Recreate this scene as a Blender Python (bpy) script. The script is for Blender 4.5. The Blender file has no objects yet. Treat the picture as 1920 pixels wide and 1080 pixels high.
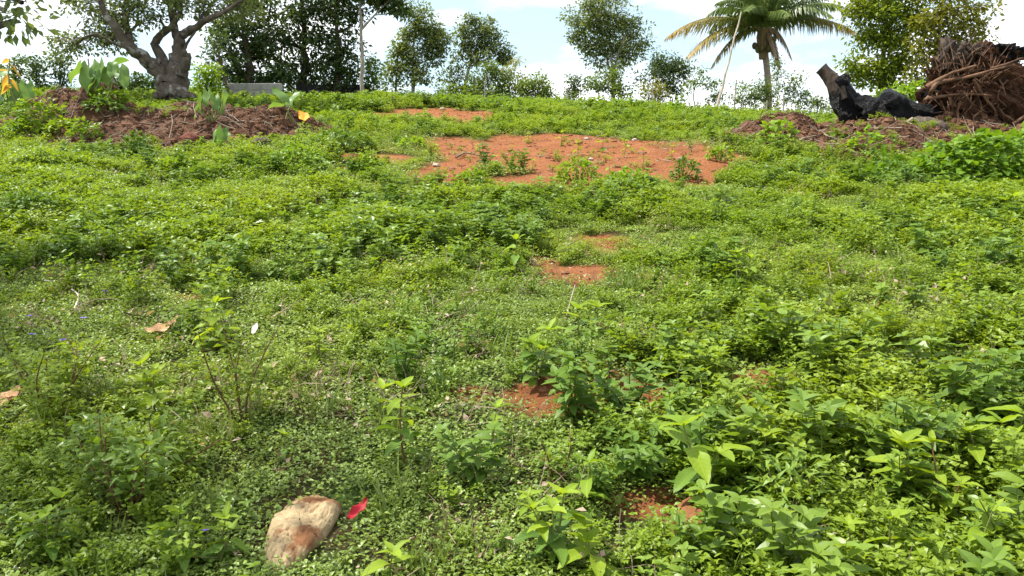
import bpy, math
import numpy as np
from mathutils import Vector

# ------------------------------------------------------------------ camera, sky, sun, exposure
scene = bpy.context.scene
COL = scene.collection
F_PX, HOR = 1500.0, 360.0            # focal length and eye level of a 1920 x 1080 picture
CAM_H = 1.5
PITCH = math.atan((540.0 - HOR) / F_PX)
SUN_EL, SUN_AZ = math.radians(60), math.radians(84)     # azimuth counted from +Y towards -X

cam_d = bpy.data.cameras.new('camera')
cam_d.sensor_width = 36.0
cam_d.lens = 36.0 * F_PX / 1920.0
cam_d.clip_start, cam_d.clip_end = 0.05, 3000.0
cam = bpy.data.objects.new('camera', cam_d)
cam.location = (0, 0, CAM_H)
cam.rotation_euler = (math.pi / 2 - PITCH, 0, 0)
COL.objects.link(cam)
scene.camera = cam

world = bpy.data.worlds.new('World')
scene.world = world
world.use_nodes = True
wn, wl = world.node_tree.nodes, world.node_tree.links
wn.clear()
w_out = wn.new('ShaderNodeOutputWorld')
w_bg = wn.new('ShaderNodeBackground')
w_bg.inputs['Strength'].default_value = 0.105
w_sky = wn.new('ShaderNodeTexSky')
w_sky.sky_type = 'NISHITA'
w_sky.sun_disc = False
w_sky.sun_elevation = SUN_EL
w_sky.sun_rotation = -SUN_AZ
w_sky.air_density, w_sky.dust_density, w_sky.ozone_density = 1.0, 1.2, 1.0
w_tc = wn.new('ShaderNodeTexCoord')
w_map = wn.new('ShaderNodeMapping')
w_map.inputs['Scale'].default_value = (1.0, 1.0, 2.6)
w_map.inputs['Location'].default_value = (0.35, 0.1, 0.0)
w_noise = wn.new('ShaderNodeTexNoise')
w_noise.inputs['Scale'].default_value = 2.7
w_noise.inputs['Detail'].default_value = 7
w_noise.inputs['Roughness'].default_value = 0.55
w_ramp = wn.new('ShaderNodeValToRGB')
w_ramp.color_ramp.elements[0].position = 0.45
w_ramp.color_ramp.elements[0].color = (0.22, 0.22, 0.22, 1)
w_ramp.color_ramp.elements[1].position = 0.60
w_mix = wn.new('ShaderNodeMix')
w_mix.data_type = 'RGBA'
w_mix.inputs[7].default_value = (10.2, 10.3, 10.4, 1)
wl.new(w_tc.outputs['Generated'], w_map.inputs['Vector'])
wl.new(w_map.outputs['Vector'], w_noise.inputs['Vector'])
wl.new(w_noise.outputs['Fac'], w_ramp.inputs['Fac'])
wl.new(w_ramp.outputs['Color'], w_mix.inputs[0])
w_tint = wn.new('ShaderNodeVectorMath')
w_tint.operation = 'MULTIPLY'
w_tint.inputs[1].default_value = (0.92, 1.10, 1.06)
wl.new(w_sky.outputs['Color'], w_tint.inputs[0])
wl.new(w_tint.outputs[0], w_mix.inputs[6])
wl.new(w_mix.outputs[2], w_bg.inputs['Color'])
wl.new(w_bg.outputs['Background'], w_out.inputs['Surface'])

sun_d = bpy.data.lights.new('sun', 'SUN')
sun_d.energy = 5.0
sun_d.angle = math.radians(0.53)
sun_d.color = (1.0, 0.955, 0.88)
sun = bpy.data.objects.new('sun', sun_d)
SUN_DIR = Vector((-math.sin(SUN_AZ) * math.cos(SUN_EL), math.cos(SUN_AZ) * math.cos(SUN_EL), math.sin(SUN_EL)))
sun.rotation_euler = SUN_DIR.to_track_quat('Z', 'Y').to_euler()
sun.location = SUN_DIR * 60
COL.objects.link(sun)

scene.view_settings.view_transform = 'Standard'
scene.view_settings.look = 'None'
scene.view_settings.gamma = 1.0
scene.view_settings.use_curve_mapping = False
scene.view_settings.exposure = 0.9
scene.cycles.max_bounces = 6
scene.cycles.diffuse_bounces = 3
scene.cycles.glossy_bounces = 2
scene.cycles.transparent_max_bounces = 8
scene.cycles.use_adaptive_sampling = True

# ------------------------------------------------------------------ numbers: noise, terrain, picture rays
def _hash(ix, iy, seed):
    n = (ix.astype(np.int64) * 374761393 + iy.astype(np.int64) * 668265263 + seed * 982451653) & 0x7fffffff
    n = ((n ^ (n >> 13)) * 1274126177) & 0x7fffffff
    n = n ^ (n >> 16)
    return (n & 0xffff) / 65535.0

def vnoise(x, y, seed=0):
    x = np.asarray(x, float); y = np.asarray(y, float)
    ix, iy = np.floor(x), np.floor(y)
    fx, fy = x - ix, y - iy
    fx = fx * fx * (3 - 2 * fx); fy = fy * fy * (3 - 2 * fy)
    a, b = _hash(ix, iy, seed), _hash(ix + 1, iy, seed)
    c, d = _hash(ix, iy + 1, seed), _hash(ix + 1, iy + 1, seed)
    return (a * (1 - fx) + b * fx) * (1 - fy) + (c * (1 - fx) + d * fx) * fy

def fbm(x, y, seed=0, octaves=4):
    s, amp, tot = 0.0, 1.0, 0.0
    for o in range(octaves):
        s = s + amp * vnoise(np.asarray(x) * 2 ** o + 17.3 * o, np.asarray(y) * 2 ** o - 9.1 * o, seed + o)
        tot += amp
        amp *= 0.5
    return s / tot * 2 - 1

def smooth(a, b, t):
    t = np.clip((np.asarray(t, float) - a) / (b - a), 0, 1)
    return t * t * (3 - 2 * t)

SLOPE = 0.172
def ground_z(x, y):
    x = np.asarray(x, float); y = np.asarray(y, float)
    # a steady slope that rounds off into a crest near 28 m and falls away behind it
    up = np.where(y < 19, y, np.where(y < 33, 19 + (y - 19) - (y - 19) ** 2 / 28.0, 19 + 14 - 7.0 - (y - 33) * 0.25))
    z = SLOPE * up
    z = np.where(y > 80, SLOPE * (26.0 - 47 * 0.25) - (y - 80) * 0.01, z)
    z = z - 0.022 * np.clip(x, -20, 20) * smooth(9, 24, y) * (1 - smooth(40, 90, y))
    z = z - 0.035 * np.clip(x, 0, 12) * smooth(12, 26, y) * (1 - smooth(40, 90, y))
    f = smooth(1.5, 9, y)
    z = z + 0.16 * fbm(x * 0.33, y * 0.33, 3, 3) * f + 0.05 * fbm(x * 1.3, y * 1.3, 5, 3) * (0.35 + 0.65 * f)
    z = z + 0.012 * fbm(x * 6, y * 6, 8, 2)
    return z

MOUNDS = []        # each a list of lobes (centre x, y, half width x, y, height, seed)
def mound_h(x, y, m):
    x = np.asarray(x, float); y = np.asarray(y, float)
    best = np.full(np.broadcast(x, y).shape, -0.5)
    for cx, cy, rx, ry, h, seed in m:
        dx, dy = (x - cx) / rx, (y - cy) / ry
        r = np.sqrt(dx * dx + dy * dy) + 0.30 * fbm(x * 0.9, y * 0.9, 41, 4)
        prof = 1 - smooth(0.10, 1.0, r)
        z = h * prof * (0.9 + 0.5 * fbm(x * 1.6, y * 1.6, seed, 4)) - 0.20 * smooth(0.72, 1.12, r) - 0.02
        best = np.maximum(best, z)
    return best + (best > -0.02) * (0.10 * fbm(x * 3.6, y * 3.6, 50, 4) + 0.06 * np.abs(fbm(x * 9, y * 9, 52, 3)))

def H(x, y):
    z = ground_z(x, y)
    for m in MOUNDS:
        z = np.maximum(z, ground_z(x, y) + mound_h(x, y, m))
    return z

CP, SP = math.cos(PITCH), math.sin(PITCH)
def ray(u, v):
    a, b = (u - 960) / F_PX, (540 - v) / F_PX
    return np.array([a, CP + b * SP, -SP + b * CP])

def W(u, v, d):
    r = ray(u, v)
    return np.array([0, 0, CAM_H]) + r * (d / r[1])

_T = np.concatenate([np.linspace(1.0, 12, 1500), np.linspace(12.01, 40, 1500)])
def P(u, v, f=None):
    """point of the terrain that the photograph shows at u, v"""
    r = ray(u, v); r = r / r[1]
    X, Y, Z = r[0] * _T, _T, CAM_H + r[2] * _T
    hit = np.nonzero(Z < (f or H)(X, Y))[0]
    i = hit[0] if len(hit) else len(_T) - 1
    return np.array([X[i], Y[i], float((f or H)(X[i], Y[i]))])

rng = np.random.default_rng(7)
def unit(a):
    return a / np.maximum(np.linalg.norm(a, axis=-1, keepdims=True), 1e-9)

# ------------------------------------------------------------------ materials
def mat(name):
    m = bpy.data.materials.new(name)
    m.use_nodes = True
    m.node_tree.nodes.clear()
    return m, m.node_tree.nodes, m.node_tree.links

def c4(c):
    return (c[0], c[1], c[2], 1.0)

def mixc(n, l, fac, a, b):
    k = n.new('ShaderNodeMix'); k.data_type = 'RGBA'
    for s, val in ((0, fac), (6, a), (7, b)):
        if hasattr(val, 'is_linked') or hasattr(val, 'links'):
            l.new(val, k.inputs[s])
        else:
            k.inputs[s].default_value = val if s == 0 else c4(val)
    return k.outputs[2]

def noise(n, l, scale, detail=4, rough=0.55, vec=None):
    k = n.new('ShaderNodeTexNoise')
    k.inputs['Scale'].default_value = scale
    k.inputs['Detail'].default_value = detail
    k.inputs['Roughness'].default_value = rough
    if vec is not None:
        l.new(vec, k.inputs['Vector'])
    return k.outputs['Fac']

def ramp(n, l, fac, lo, hi):
    k = n.new('ShaderNodeMapRange')
    k.inputs['From Min'].default_value, k.inputs['From Max'].default_value = lo, hi
    k.clamp = True
    l.new(fac, k.inputs['Value'])
    return k.outputs['Result']

def leaf_mat(name, dark, light, yellow, transl=0.38, rough=0.42, spec=0.35, veins=False, patch=0.35, rnd='attr', tfac=(1.35, 1.25, 0.5)):
    dark, light, yellow = [(c[0] * 1.06, c[1] * 0.99, c[2] * 1.2) for c in (dark, light, yellow)]
    m, n, l = mat(name)
    out = n.new('ShaderNodeOutputMaterial')
    oi = n.new('ShaderNodeObjectInfo')
    geo = n.new('ShaderNodeNewGeometry')
    if rnd == 'attr':
        at = n.new('ShaderNodeAttribute'); at.attribute_name = 'rnd'
        r1 = at.outputs['Fac']
        add = n.new('ShaderNodeMath'); add.operation = 'MULTIPLY_ADD'
        l.new(r1, add.inputs[0]); add.inputs[1].default_value = 0.7
        sc = n.new('ShaderNodeMath'); sc.operation = 'MULTIPLY'
        l.new(oi.outputs['Random'], sc.inputs[0]); sc.inputs[1].default_value = 0.45
        l.new(sc.outputs[0], add.inputs[2])
        r1 = add.outputs[0]
    else:
        r1 = oi.outputs['Random']
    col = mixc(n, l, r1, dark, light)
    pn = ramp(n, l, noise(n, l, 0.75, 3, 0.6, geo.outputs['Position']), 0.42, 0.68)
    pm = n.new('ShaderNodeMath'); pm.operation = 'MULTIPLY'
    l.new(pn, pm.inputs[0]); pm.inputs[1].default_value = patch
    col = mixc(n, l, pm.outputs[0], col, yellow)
    if veins:
        tc = n.new('ShaderNodeTexCoord')
        sep = n.new('ShaderNodeSeparateXYZ'); l.new(tc.outputs['Object'], sep.inputs[0])
        ab = n.new('ShaderNodeMath'); ab.operation = 'ABSOLUTE'; l.new(sep.outputs['Y'], ab.inputs[0])
        mid = ramp(n, l, ab.outputs[0], 0.022, 0.006)
        q = n.new('ShaderNodeMath'); q.operation = 'MULTIPLY_ADD'
        l.new(ab.outputs[0], q.inputs[0]); q.inputs[1].default_value = -0.9
        l.new(sep.outputs['X'], q.inputs[2])
        w = n.new('ShaderNodeMath'); w.operation = 'MULTIPLY'; l.new(q.outputs[0], w.inputs[0]); w.inputs[1].default_value = 58.0
        s = n.new('ShaderNodeMath'); s.operation = 'SINE'; l.new(w.outputs[0], s.inputs[0])
        side = ramp(n, l, s.outputs[0], 0.82, 1.0)
        mx = n.new('ShaderNodeMath'); mx.operation = 'MAXIMUM'; l.new(mid, mx.inputs[0]); l.new(side, mx.inputs[1])
        mm = n.new('ShaderNodeMath'); mm.operation = 'MULTIPLY'; l.new(mx.outputs[0], mm.inputs[0]); mm.inputs[1].default_value = 0.38
        sp = ramp(n, l, noise(n, l, 9.0, 5, 0.6, tc.outputs['Object']), 0.63, 0.70)
        sm_ = n.new('ShaderNodeMath'); sm_.operation = 'MULTIPLY'; l.new(sp, sm_.inputs[0]); sm_.inputs[1].default_value = 0.55
        col = mixc(n, l, sm_.outputs[0], col, (0.20, 0.15, 0.03))
        col = mixc(n, l, mm.outputs[0], col, (yellow[0] * 1.25, yellow[1] * 1.2, yellow[2] * 1.5))
    b = n.new('ShaderNodeBsdfPrincipled')
    b.inputs['Roughness'].default_value = rough
    b.inputs['Specular IOR Level'].default_value = spec
    l.new(col, b.inputs['Base Color'])
    t = n.new('ShaderNodeBsdfTranslucent')
    g = n.new('ShaderNodeVectorMath'); g.operation = 'MULTIPLY'
    l.new(col, g.inputs[0]); g.inputs[1].default_value = tfac
    l.new(g.outputs[0], t.inputs['Color'])
    mx = n.new('ShaderNodeMixShader'); mx.inputs[0].default_value = transl
    l.new(b.outputs[0], mx.inputs[1]); l.new(t.outputs[0], mx.inputs[2])
    l.new(mx.outputs[0], out.inputs['Surface'])
    return m

def rough_mat(name, a, b, scale=8.0, bump=0.4, rough=0.9, c=None, cscale=2.0, clo=0.5, chi=0.65, stretch=None, spec=0.2, bscale=None, coords='Object', bdist=0.05):
    m, n, l = mat(name)
    out = n.new('ShaderNodeOutputMaterial')
    tc = n.new('ShaderNodeTexCoord')
    vec = tc.outputs[coords]
    if stretch:
        mp = n.new('ShaderNodeMapping'); mp.inputs['Scale'].default_value = stretch
        l.new(vec, mp.inputs['Vector']); vec = mp.outputs['Vector']
    f = ramp(n, l, noise(n, l, scale, 8, 0.65, vec), 0.3, 0.7)
    col = mixc(n, l, f, a, b)
    if c:
        col = mixc(n, l, ramp(n, l, noise(n, l, cscale, 6, 0.65, vec), clo, chi), col, c)
    p = n.new('ShaderNodeBsdfPrincipled')
    p.inputs['Roughness'].default_value = rough
    p.inputs['Specular IOR Level'].default_value = spec
    l.new(col, p.inputs['Base Color'])
    bm = n.new('ShaderNodeBump'); bm.inputs['Strength'].default_value = bump; bm.inputs['Distance'].default_value = bdist
    l.new(noise(n, l, bscale or scale * 2.5, 8, 0.7, vec), bm.inputs['Height'])
    l.new(bm.outputs[0], p.inputs['Normal'])
    l.new(p.outputs[0], out.inputs['Surface'])
    return m

def ground_mat():
    m, n, l = mat('red_soil_ground')
    out = n.new('ShaderNodeOutputMaterial')
    geo = n.new('ShaderNodeNewGeometry')
    pos = geo.outputs['Position']
    at = n.new('ShaderNodeAttribute'); at.attribute_name = 'bare'
    soil = mixc(n, l, ramp(n, l, noise(n, l, 2.2, 8, 0.62, pos), 0.3, 0.7), (0.24, 0.086, 0.030), (0.40, 0.165, 0.068))
    soil = mixc(n, l, ramp(n, l, noise(n, l, 30.0, 6, 0.7, pos), 0.35, 0.75), soil, (0.20, 0.072, 0.030))
    soil = mixc(n, l, ramp(n, l, noise(n, l, 90.0, 3, 0.6, pos), 0.64, 0.74), soil, (0.40, 0.25, 0.16))
    litter = mixc(n, l, ramp(n, l, noise(n, l, 14.0, 7, 0.7, pos), 0.35, 0.7), (0.05, 0.045, 0.018), (0.15, 0.10, 0.05))  # litter tones that also paint in the dark greenish shade between plants
    litter = mixc(n, l, ramp(n, l, noise(n, l, 3.0, 4, 0.6, pos), 0.4, 0.6), litter, (0.06, 0.10, 0.022))
    col = mixc(n, l, at.outputs['Fac'], litter, soil)
    p = n.new('ShaderNodeBsdfPrincipled')
    p.inputs['Roughness'].default_value = 0.95
    p.inputs['Specular IOR Level'].default_value = 0.1
    l.new(col, p.inputs['Base Color'])
    b1 = n.new('ShaderNodeBump'); b1.inputs['Strength'].default_value = 0.9; b1.inputs['Distance'].default_value = 0.07
    l.new(noise(n, l, 22.0, 9, 0.7, pos), b1.inputs['Height'])
    l.new(b1.outputs[0], p.inputs['Normal'])
    l.new(p.outputs[0], out.inputs['Surface'])
    return m

M = {}
M['ground'] = ground_mat()
M['mound'] = rough_mat('brown_mound_soil', (0.085, 0.040, 0.022), (0.200, 0.100, 0.055), 3.0, 1.0, 0.95, (0.25, 0.15, 0.095), 9.0, 0.56, 0.68, bscale=18, bdist=0.09)
M['carpet'] = leaf_mat('creeping_leaf', (0.095, 0.170, 0.022), (0.24, 0.35, 0.055), (0.26, 0.34, 0.03), 0.36, 0.40, 0.42)
M['weed'] = leaf_mat('weed_leaf', (0.085, 0.165, 0.012), (0.205, 0.320, 0.022), (0.30, 0.38, 0.022), 0.43, 0.42, 0.35, patch=0.38)
M['broad'] = leaf_mat('broad_weed_leaf', (0.048, 0.115, 0.014), (0.160, 0.275, 0.028), (0.24, 0.33, 0.025), 0.40, 0.40, 0.4, patch=0.4)
M['grassy'] = leaf_mat('grass_blade', (0.08, 0.15, 0.02), (0.19, 0.28, 0.05), (0.26, 0.28, 0.08), 0.35, 0.5, 0.3)
M['leaf_old'] = leaf_mat('mature_plant_leaf', (0.055, 0.130, 0.014), (0.135, 0.245, 0.028), (0.17, 0.28, 0.030), 0.36, 0.48, 0.22, veins=True, rnd='object', patch=0.3)
M['leaf_young'] = leaf_mat('young_plant_leaf', (0.130, 0.250, 0.016), (0.245, 0.380, 0.026), (0.32, 0.39, 0.025), 0.45, 0.48, 0.22, veins=True, rnd='object', patch=0.4)
M['taro'] = leaf_mat('taro_leaf', (0.065, 0.160, 0.030), (0.150, 0.280, 0.060), (0.20, 0.31, 0.06), 0.42, 0.42, 0.35, veins=True, rnd='object', patch=0.3)
M['narrow'] = leaf_mat('narrow_leaf', (0.065, 0.140, 0.018), (0.165, 0.285, 0.035), (0.23, 0.33, 0.04), 0.36, 0.42, 0.3)
M['bush'] = leaf_mat('bush_leaf', (0.080, 0.170, 0.010), (0.200, 0.345, 0.018), (0.27, 0.38, 0.02), 0.42, 0.45, 0.25)
M['bush_dark'] = leaf_mat('dark_bush_leaf', (0.045, 0.110, 0.012), (0.125, 0.225, 0.025), (0.17, 0.26, 0.03), 0.38, 0.45, 0.25)
M['vine'] = leaf_mat('heart_leaf', (0.065, 0.150, 0.010), (0.170, 0.310, 0.020), (0.22, 0.35, 0.02), 0.40, 0.42, 0.3)
M['tree_dark'] = leaf_mat('dark_tree_leaf', (0.028, 0.060, 0.018), (0.090, 0.150, 0.034), (0.12, 0.19, 0.03), 0.38, 0.42, 0.3)
M['tree_grey'] = leaf_mat('grey_green_tree_leaf', (0.070, 0.115, 0.032), (0.185, 0.250, 0.070), (0.23, 0.28, 0.055), 0.40, 0.45, 0.35)
M['tree_mid'] = leaf_mat('mid_green_tree_leaf', (0.060, 0.120, 0.020), (0.165, 0.255, 0.040), (0.22, 0.29, 0.035), 0.40, 0.45, 0.3)
M['tree_bright'] = leaf_mat('yellow_green_tree_leaf', (0.100, 0.170, 0.014), (0.275, 0.360, 0.028), (0.36, 0.39, 0.025), 0.44, 0.45, 0.3)
M['tree_olive'] = leaf_mat('olive_tree_leaf', (0.105, 0.135, 0.012), (0.260, 0.285, 0.030), (0.34, 0.31, 0.03), 0.42, 0.45, 0.3)
M['hedge'] = leaf_mat('hedge_leaf', (0.030, 0.065, 0.012), (0.09, 0.160, 0.022), (0.11, 0.17, 0.02), 0.34, 0.45, 0.3)
M['bark'] = rough_mat('grey_brown_bark', (0.055, 0.042, 0.032), (0.17, 0.14, 0.11), 5.0, 0.9, 0.9, (0.32, 0.30, 0.27), 3.0, 0.54, 0.62, bscale=18, bdist=0.05)
M['bark_pale'] = rough_mat('pale_bark', (0.22, 0.18, 0.14), (0.40, 0.35, 0.29), 9.0, 0.5, 0.9)
M['bark_dark'] = rough_mat('dark_bark', (0.05, 0.038, 0.028), (0.13, 0.10, 0.075), 9.0, 0.6, 0.9)
M['stem'] = rough_mat('green_stem', (0.10, 0.13, 0.035), (0.20, 0.20, 0.06), 20.0, 0.2, 0.6)
M['stem_red'] = rough_mat('reddish_stem', (0.10, 0.045, 0.025), (0.20, 0.10, 0.05), 20.0, 0.2, 0.6)
M['char'] = rough_mat('charred_wood', (0.003, 0.003, 0.004), (0.007, 0.007, 0.008), 7.0, 1.0, 0.36, (0.04, 0.038, 0.04), 14.0, 0.66, 0.76, spec=0.20, bscale=16, bdist=0.12)
M['dead_wood'] = rough_mat('weathered_dead_wood', (0.11, 0.072, 0.05), (0.28, 0.20, 0.145), 6.0, 0.8, 0.9, (0.40, 0.33, 0.27), 4.0, 0.55, 0.66, bscale=20)
M['stub'] = rough_mat('grey_brown_splinter', (0.035, 0.025, 0.019), (0.13, 0.098, 0.075), 6.0, 1.0, 0.9, (0.24, 0.20, 0.16), 5.0, 0.58, 0.7, bscale=24, bdist=0.06, stretch=(1, 1, 0.3))
M['root'] = rough_mat('brown_root', (0.06, 0.028, 0.016), (0.21, 0.12, 0.07), 5.0, 0.6, 0.9)
M['root_soil'] = rough_mat('root_clump_soil', (0.035, 0.018, 0.012), (0.15, 0.066, 0.036), 4.0, 1.0, 0.95, (0.24, 0.12, 0.065), 6.0, 0.55, 0.68, bscale=14, bdist=0.08)
M['twig'] = rough_mat('dry_twig', (0.13, 0.09, 0.062), (0.38, 0.31, 0.24), 3.0, 0.3, 0.9)
M['twig_white'] = rough_mat('bleached_twig', (0.48, 0.43, 0.36), (0.68, 0.63, 0.54), 14.0, 0.3, 0.8)
M['block'] = rough_mat('grey_concrete_block', (0.26, 0.25, 0.235), (0.40, 0.385, 0.36), 12.0, 0.5, 0.95, (0.16, 0.155, 0.14), 3.0, 0.55, 0.7)
M['dark_board'] = rough_mat('dark_weathered_board', (0.022, 0.022, 0.026), (0.055, 0.052, 0.052), 8.0, 0.4, 0.9)
M['post'] = rough_mat('grey_wooden_post', (0.20, 0.17, 0.14), (0.36, 0.32, 0.27), 12.0, 0.5, 0.9)
M['bamboo'] = rough_mat('bleached_pole', (0.36, 0.30, 0.23), (0.55, 0.47, 0.38), 10.0, 0.3, 0.8)
M['palm_trunk'] = rough_mat('palm_trunk_bark', (0.17, 0.13, 0.10), (0.34, 0.28, 0.22), 3.0, 0.7, 0.9, stretch=(1, 1, 7), bscale=6)
M['coconut'] = rough_mat('coconut_husk', (0.05, 0.05, 0.015), (0.13, 0.10, 0.03), 6.0, 0.3, 0.6)
M['sheath'] = rough_mat('palm_fibre', (0.11, 0.075, 0.04), (0.24, 0.17, 0.09), 12.0, 0.6, 0.9, stretch=(1, 1, 0.2))
M['stone'] = rough_mat('tan_sandstone', (0.29, 0.21, 0.11), (0.41, 0.31, 0.18), 70.0, 0.4, 0.9, (0.19, 0.085, 0.036), 6.0, 0.49, 0.60, bscale=130, bdist=0.02)
M['pebble'] = rough_mat('pale_pebble', (0.32, 0.24, 0.18), (0.52, 0.44, 0.36), 30.0, 0.4, 0.9)
M['clod'] = rough_mat('red_soil_crumb', (0.17, 0.065, 0.028), (0.31, 0.135, 0.065), 20.0, 0.5, 0.95)
M['red_stone'] = rough_mat('red_brown_slab', (0.10, 0.035, 0.022), (0.20, 0.075, 0.048), 9.0, 0.6, 0.9)
M['red_leaf'] = rough_mat('fallen_red_leaf', (0.20, 0.006, 0.012), (0.30, 0.012, 0.020), 40.0, 0.15, 0.55, spec=0.15, bdist=0.002)
M['dead_leaf'] = rough_mat('dry_curled_leaf', (0.42, 0.22, 0.10), (0.62, 0.42, 0.24), 22.0, 0.5, 0.7, (0.16, 0.06, 0.03), 10.0, 0.58, 0.68)
M['orange_leaf'] = rough_mat('orange_dying_leaf', (0.62, 0.22, 0.02), (0.75, 0.36, 0.03), 12.0, 0.3, 0.6)
M['yellow_leaf'] = leaf_mat('yellowing_leaf', (0.40, 0.26, 0.05), (0.58, 0.42, 0.10), (0.6, 0.45, 0.1), 0.4, 0.5, 0.3, rnd='object')
M['straw'] = leaf_mat('dry_straw', (0.20, 0.14, 0.07), (0.46, 0.38, 0.24), (0.42, 0.33, 0.2), 0.25, 0.6, 0.2)
M['purple'] = rough_mat('violet_petal', (0.16, 0.10, 0.50), (0.26, 0.19, 0.66), 40.0, 0.1, 0.6)

def frond_mat(name, a, b, tip):
    m, n, l = mat(name)
    out = n.new('ShaderNodeOutputMaterial')
    at = n.new('ShaderNodeAttribute'); at.attribute_name = 'rnd'
    tp = n.new('ShaderNodeAttribute'); tp.attribute_name = 'tip'
    col = mixc(n, l, at.outputs['Fac'], a, b)
    col = mixc(n, l, tp.outputs['Fac'], col, tip)
    p = n.new('ShaderNodeBsdfPrincipled'); p.inputs['Roughness'].default_value = 0.4
    p.inputs['Specular IOR Level'].default_value = 0.4
    t = n.new('ShaderNodeBsdfTranslucent')
    l.new(col, p.inputs['Base Color']); l.new(col, t.inputs['Color'])
    mx = n.new('ShaderNodeMixShader'); mx.inputs[0].default_value = 0.32
    l.new(p.outputs[0], mx.inputs[1]); l.new(t.outputs[0], mx.inputs[2]); l.new(mx.outputs[0], out.inputs['Surface'])
    return m
M['frond'] = frond_mat('green_frond', (0.075, 0.120, 0.026), (0.180, 0.240, 0.055), (0.17, 0.18, 0.04))
M['frond_yellow'] = frond_mat('yellowing_frond', (0.085, 0.110, 0.022), (0.18, 0.19, 0.035), (0.36, 0.24, 0.05))
M['frond_dead'] = frond_mat('dead_frond', (0.17, 0.105, 0.055), (0.34, 0.24, 0.14), (0.36, 0.26, 0.17))

# ------------------------------------------------------------------ mesh helpers
class MB:
    """collects triangles/quads and per-vertex floats, links them as one mesh object"""
    def __init__(self):
        self.v, self.f3, self.f4, self.r, self.t, self.n = [], [], [], [], [], 0
    def add(self, v, faces, r=0.5, t=0.0):
        v = np.asarray(v, float).reshape(-1, 3)
        faces = np.asarray(faces, int)
        self.v.append(v)
        self.r.append(np.broadcast_to(np.asarray(r, float), (len(v),)))
        self.t.append(np.broadcast_to(np.asarray(t, float), (len(v),)))
        (self.f3 if faces.shape[1] == 3 else self.f4).append(faces + self.n)
        self.n += len(v)
    def tube(self, pts, rad, sides=6, r=0.5, bump=0.0, seed=1, cap=True, t=0.0):
        pts = np.asarray(pts, float); k = len(pts)
        rad = np.broadcast_to(np.asarray(rad, float), (k,))
        tan = unit(np.gradient(pts, axis=0))
        ref = np.array([0.31, 0.87, 0.38]) if abs(tan[0][2]) > 0.6 else np.array([0.05, 0.12, 1.0])
        a = unit(np.cross(tan, ref)); b = np.cross(tan, a)
        th = np.linspace(0, 2 * np.pi, sides, endpoint=False)
        rr = rad[:, None] * np.ones(sides)[None]
        if bump:
            sl = np.concatenate([[0], np.cumsum(np.linalg.norm(np.diff(pts, axis=0), axis=1))]) / max(rad.mean(), 1e-4)
            S = sl[:, None] * 0.42 + 0 * th[None]
            rr = rr * (1 + bump * fbm(2 + 1.5 * np.cos(th)[None] + S * 0.5, 2 + 1.5 * np.sin(th)[None] + S * 0.8, seed, 4))
        v = pts[:, None] + rr[..., None] * (np.cos(th)[None, :, None] * a[:, None] + np.sin(th)[None, :, None] * b[:, None])
        i = np.arange(k - 1)[:, None] * sides; j = np.arange(sides)[None]; j2 = (j + 1) % sides
        q = np.stack([i + j, i + j2, i + sides + j2, i + sides + j], -1).reshape(-1, 4)
        self.add(v.reshape(-1, 3), q, r, t)
        if cap:
            for e, o in ((0, 0), (k - 1, (k - 1) * sides)):
                base = self.n
                ring = v[e]
                self.add(np.vstack([ring, ring.mean(0)[None]]), np.stack([np.arange(sides), (np.arange(sides) + 1) % sides, np.full(sides, sides)], -1), r, t)
    def leaves(self, pos, direc, nrm, length, tmpl, faces, r):
        """one template per leaf: x along direc, z along nrm"""
        x = unit(direc); z = unit(nrm - (nrm * x).sum(-1, keepdims=True) * x); y = np.cross(z, x)
        R = np.stack([x, y, z], 1) * np.asarray(length)[:, None, None]
        v = np.einsum('kc,ncd->nkd', tmpl, R) + pos[:, None]
        k = len(tmpl); nl = len(pos)
        f = (faces[None] + (np.arange(nl) * k)[:, None, None]).reshape(-1, faces.shape[1])
        self.add(v.reshape(-1, 3), f, np.repeat(r, k))
    def mesh(self, name, material, smooth_shade=False):
        me = bpy.data.meshes.new(name)
        v = np.vstack(self.v)
        f3 = np.vstack(self.f3) if self.f3 else np.zeros((0, 3), int)
        f4 = np.vstack(self.f4) if self.f4 else np.zeros((0, 4), int)
        me.vertices.add(len(v)); me.vertices.foreach_set('co', v.astype(np.float32).ravel())
        loops = np.concatenate([f3.ravel(), f4.ravel()]).astype(np.int32)
        me.loops.add(len(loops)); me.loops.foreach_set('vertex_index', loops)
        nf = len(f3) + len(f4)
        tot = np.concatenate([np.full(len(f3), 3), np.full(len(f4), 4)]).astype(np.int32)
        me.polygons.add(nf)
        me.polygons.foreach_set('loop_start', np.concatenate([[0], np.cumsum(tot)[:-1]]).astype(np.int32))
        me.polygons.foreach_set('loop_total', tot)
        me.polygons.foreach_set('use_smooth', np.full(nf, smooth_shade))
        for nm, arr in (('rnd', self.r), ('tip', self.t)):
            at = me.attributes.new(nm, 'FLOAT', 'POINT')
            at.data.foreach_set('value', np.concatenate(arr).astype(np.float32))
        me.materials.append(material)
        me.update(calc_edges=True)
        me.validate()
        return me
    def build(self, name, material, parent=None, smooth_shade=False, origin=None):
        if origin is not None:
            self.v = [a - np.asarray(origin, float)[None] for a in self.v]
        o = bpy.data.objects.new(name, self.mesh(name, material, smooth_shade))
        COL.objects.link(o)
        if parent:
            o.parent = parent
        elif origin is not None:
            o.location = origin
        return o

def tag(o, label=None, cat=None, group=None, kind=None):
    for k, val in (('label', label), ('category', cat), ('group', group), ('kind', kind)):
        if val:
            o[k] = val
    return o

def empty(name, loc, label, cat, group=None):
    e = bpy.data.objects.new(name, None)
    e.empty_display_size = 0.05
    e.location = loc
    COL.objects.link(e)
    return tag(e, label, cat, group)

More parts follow.
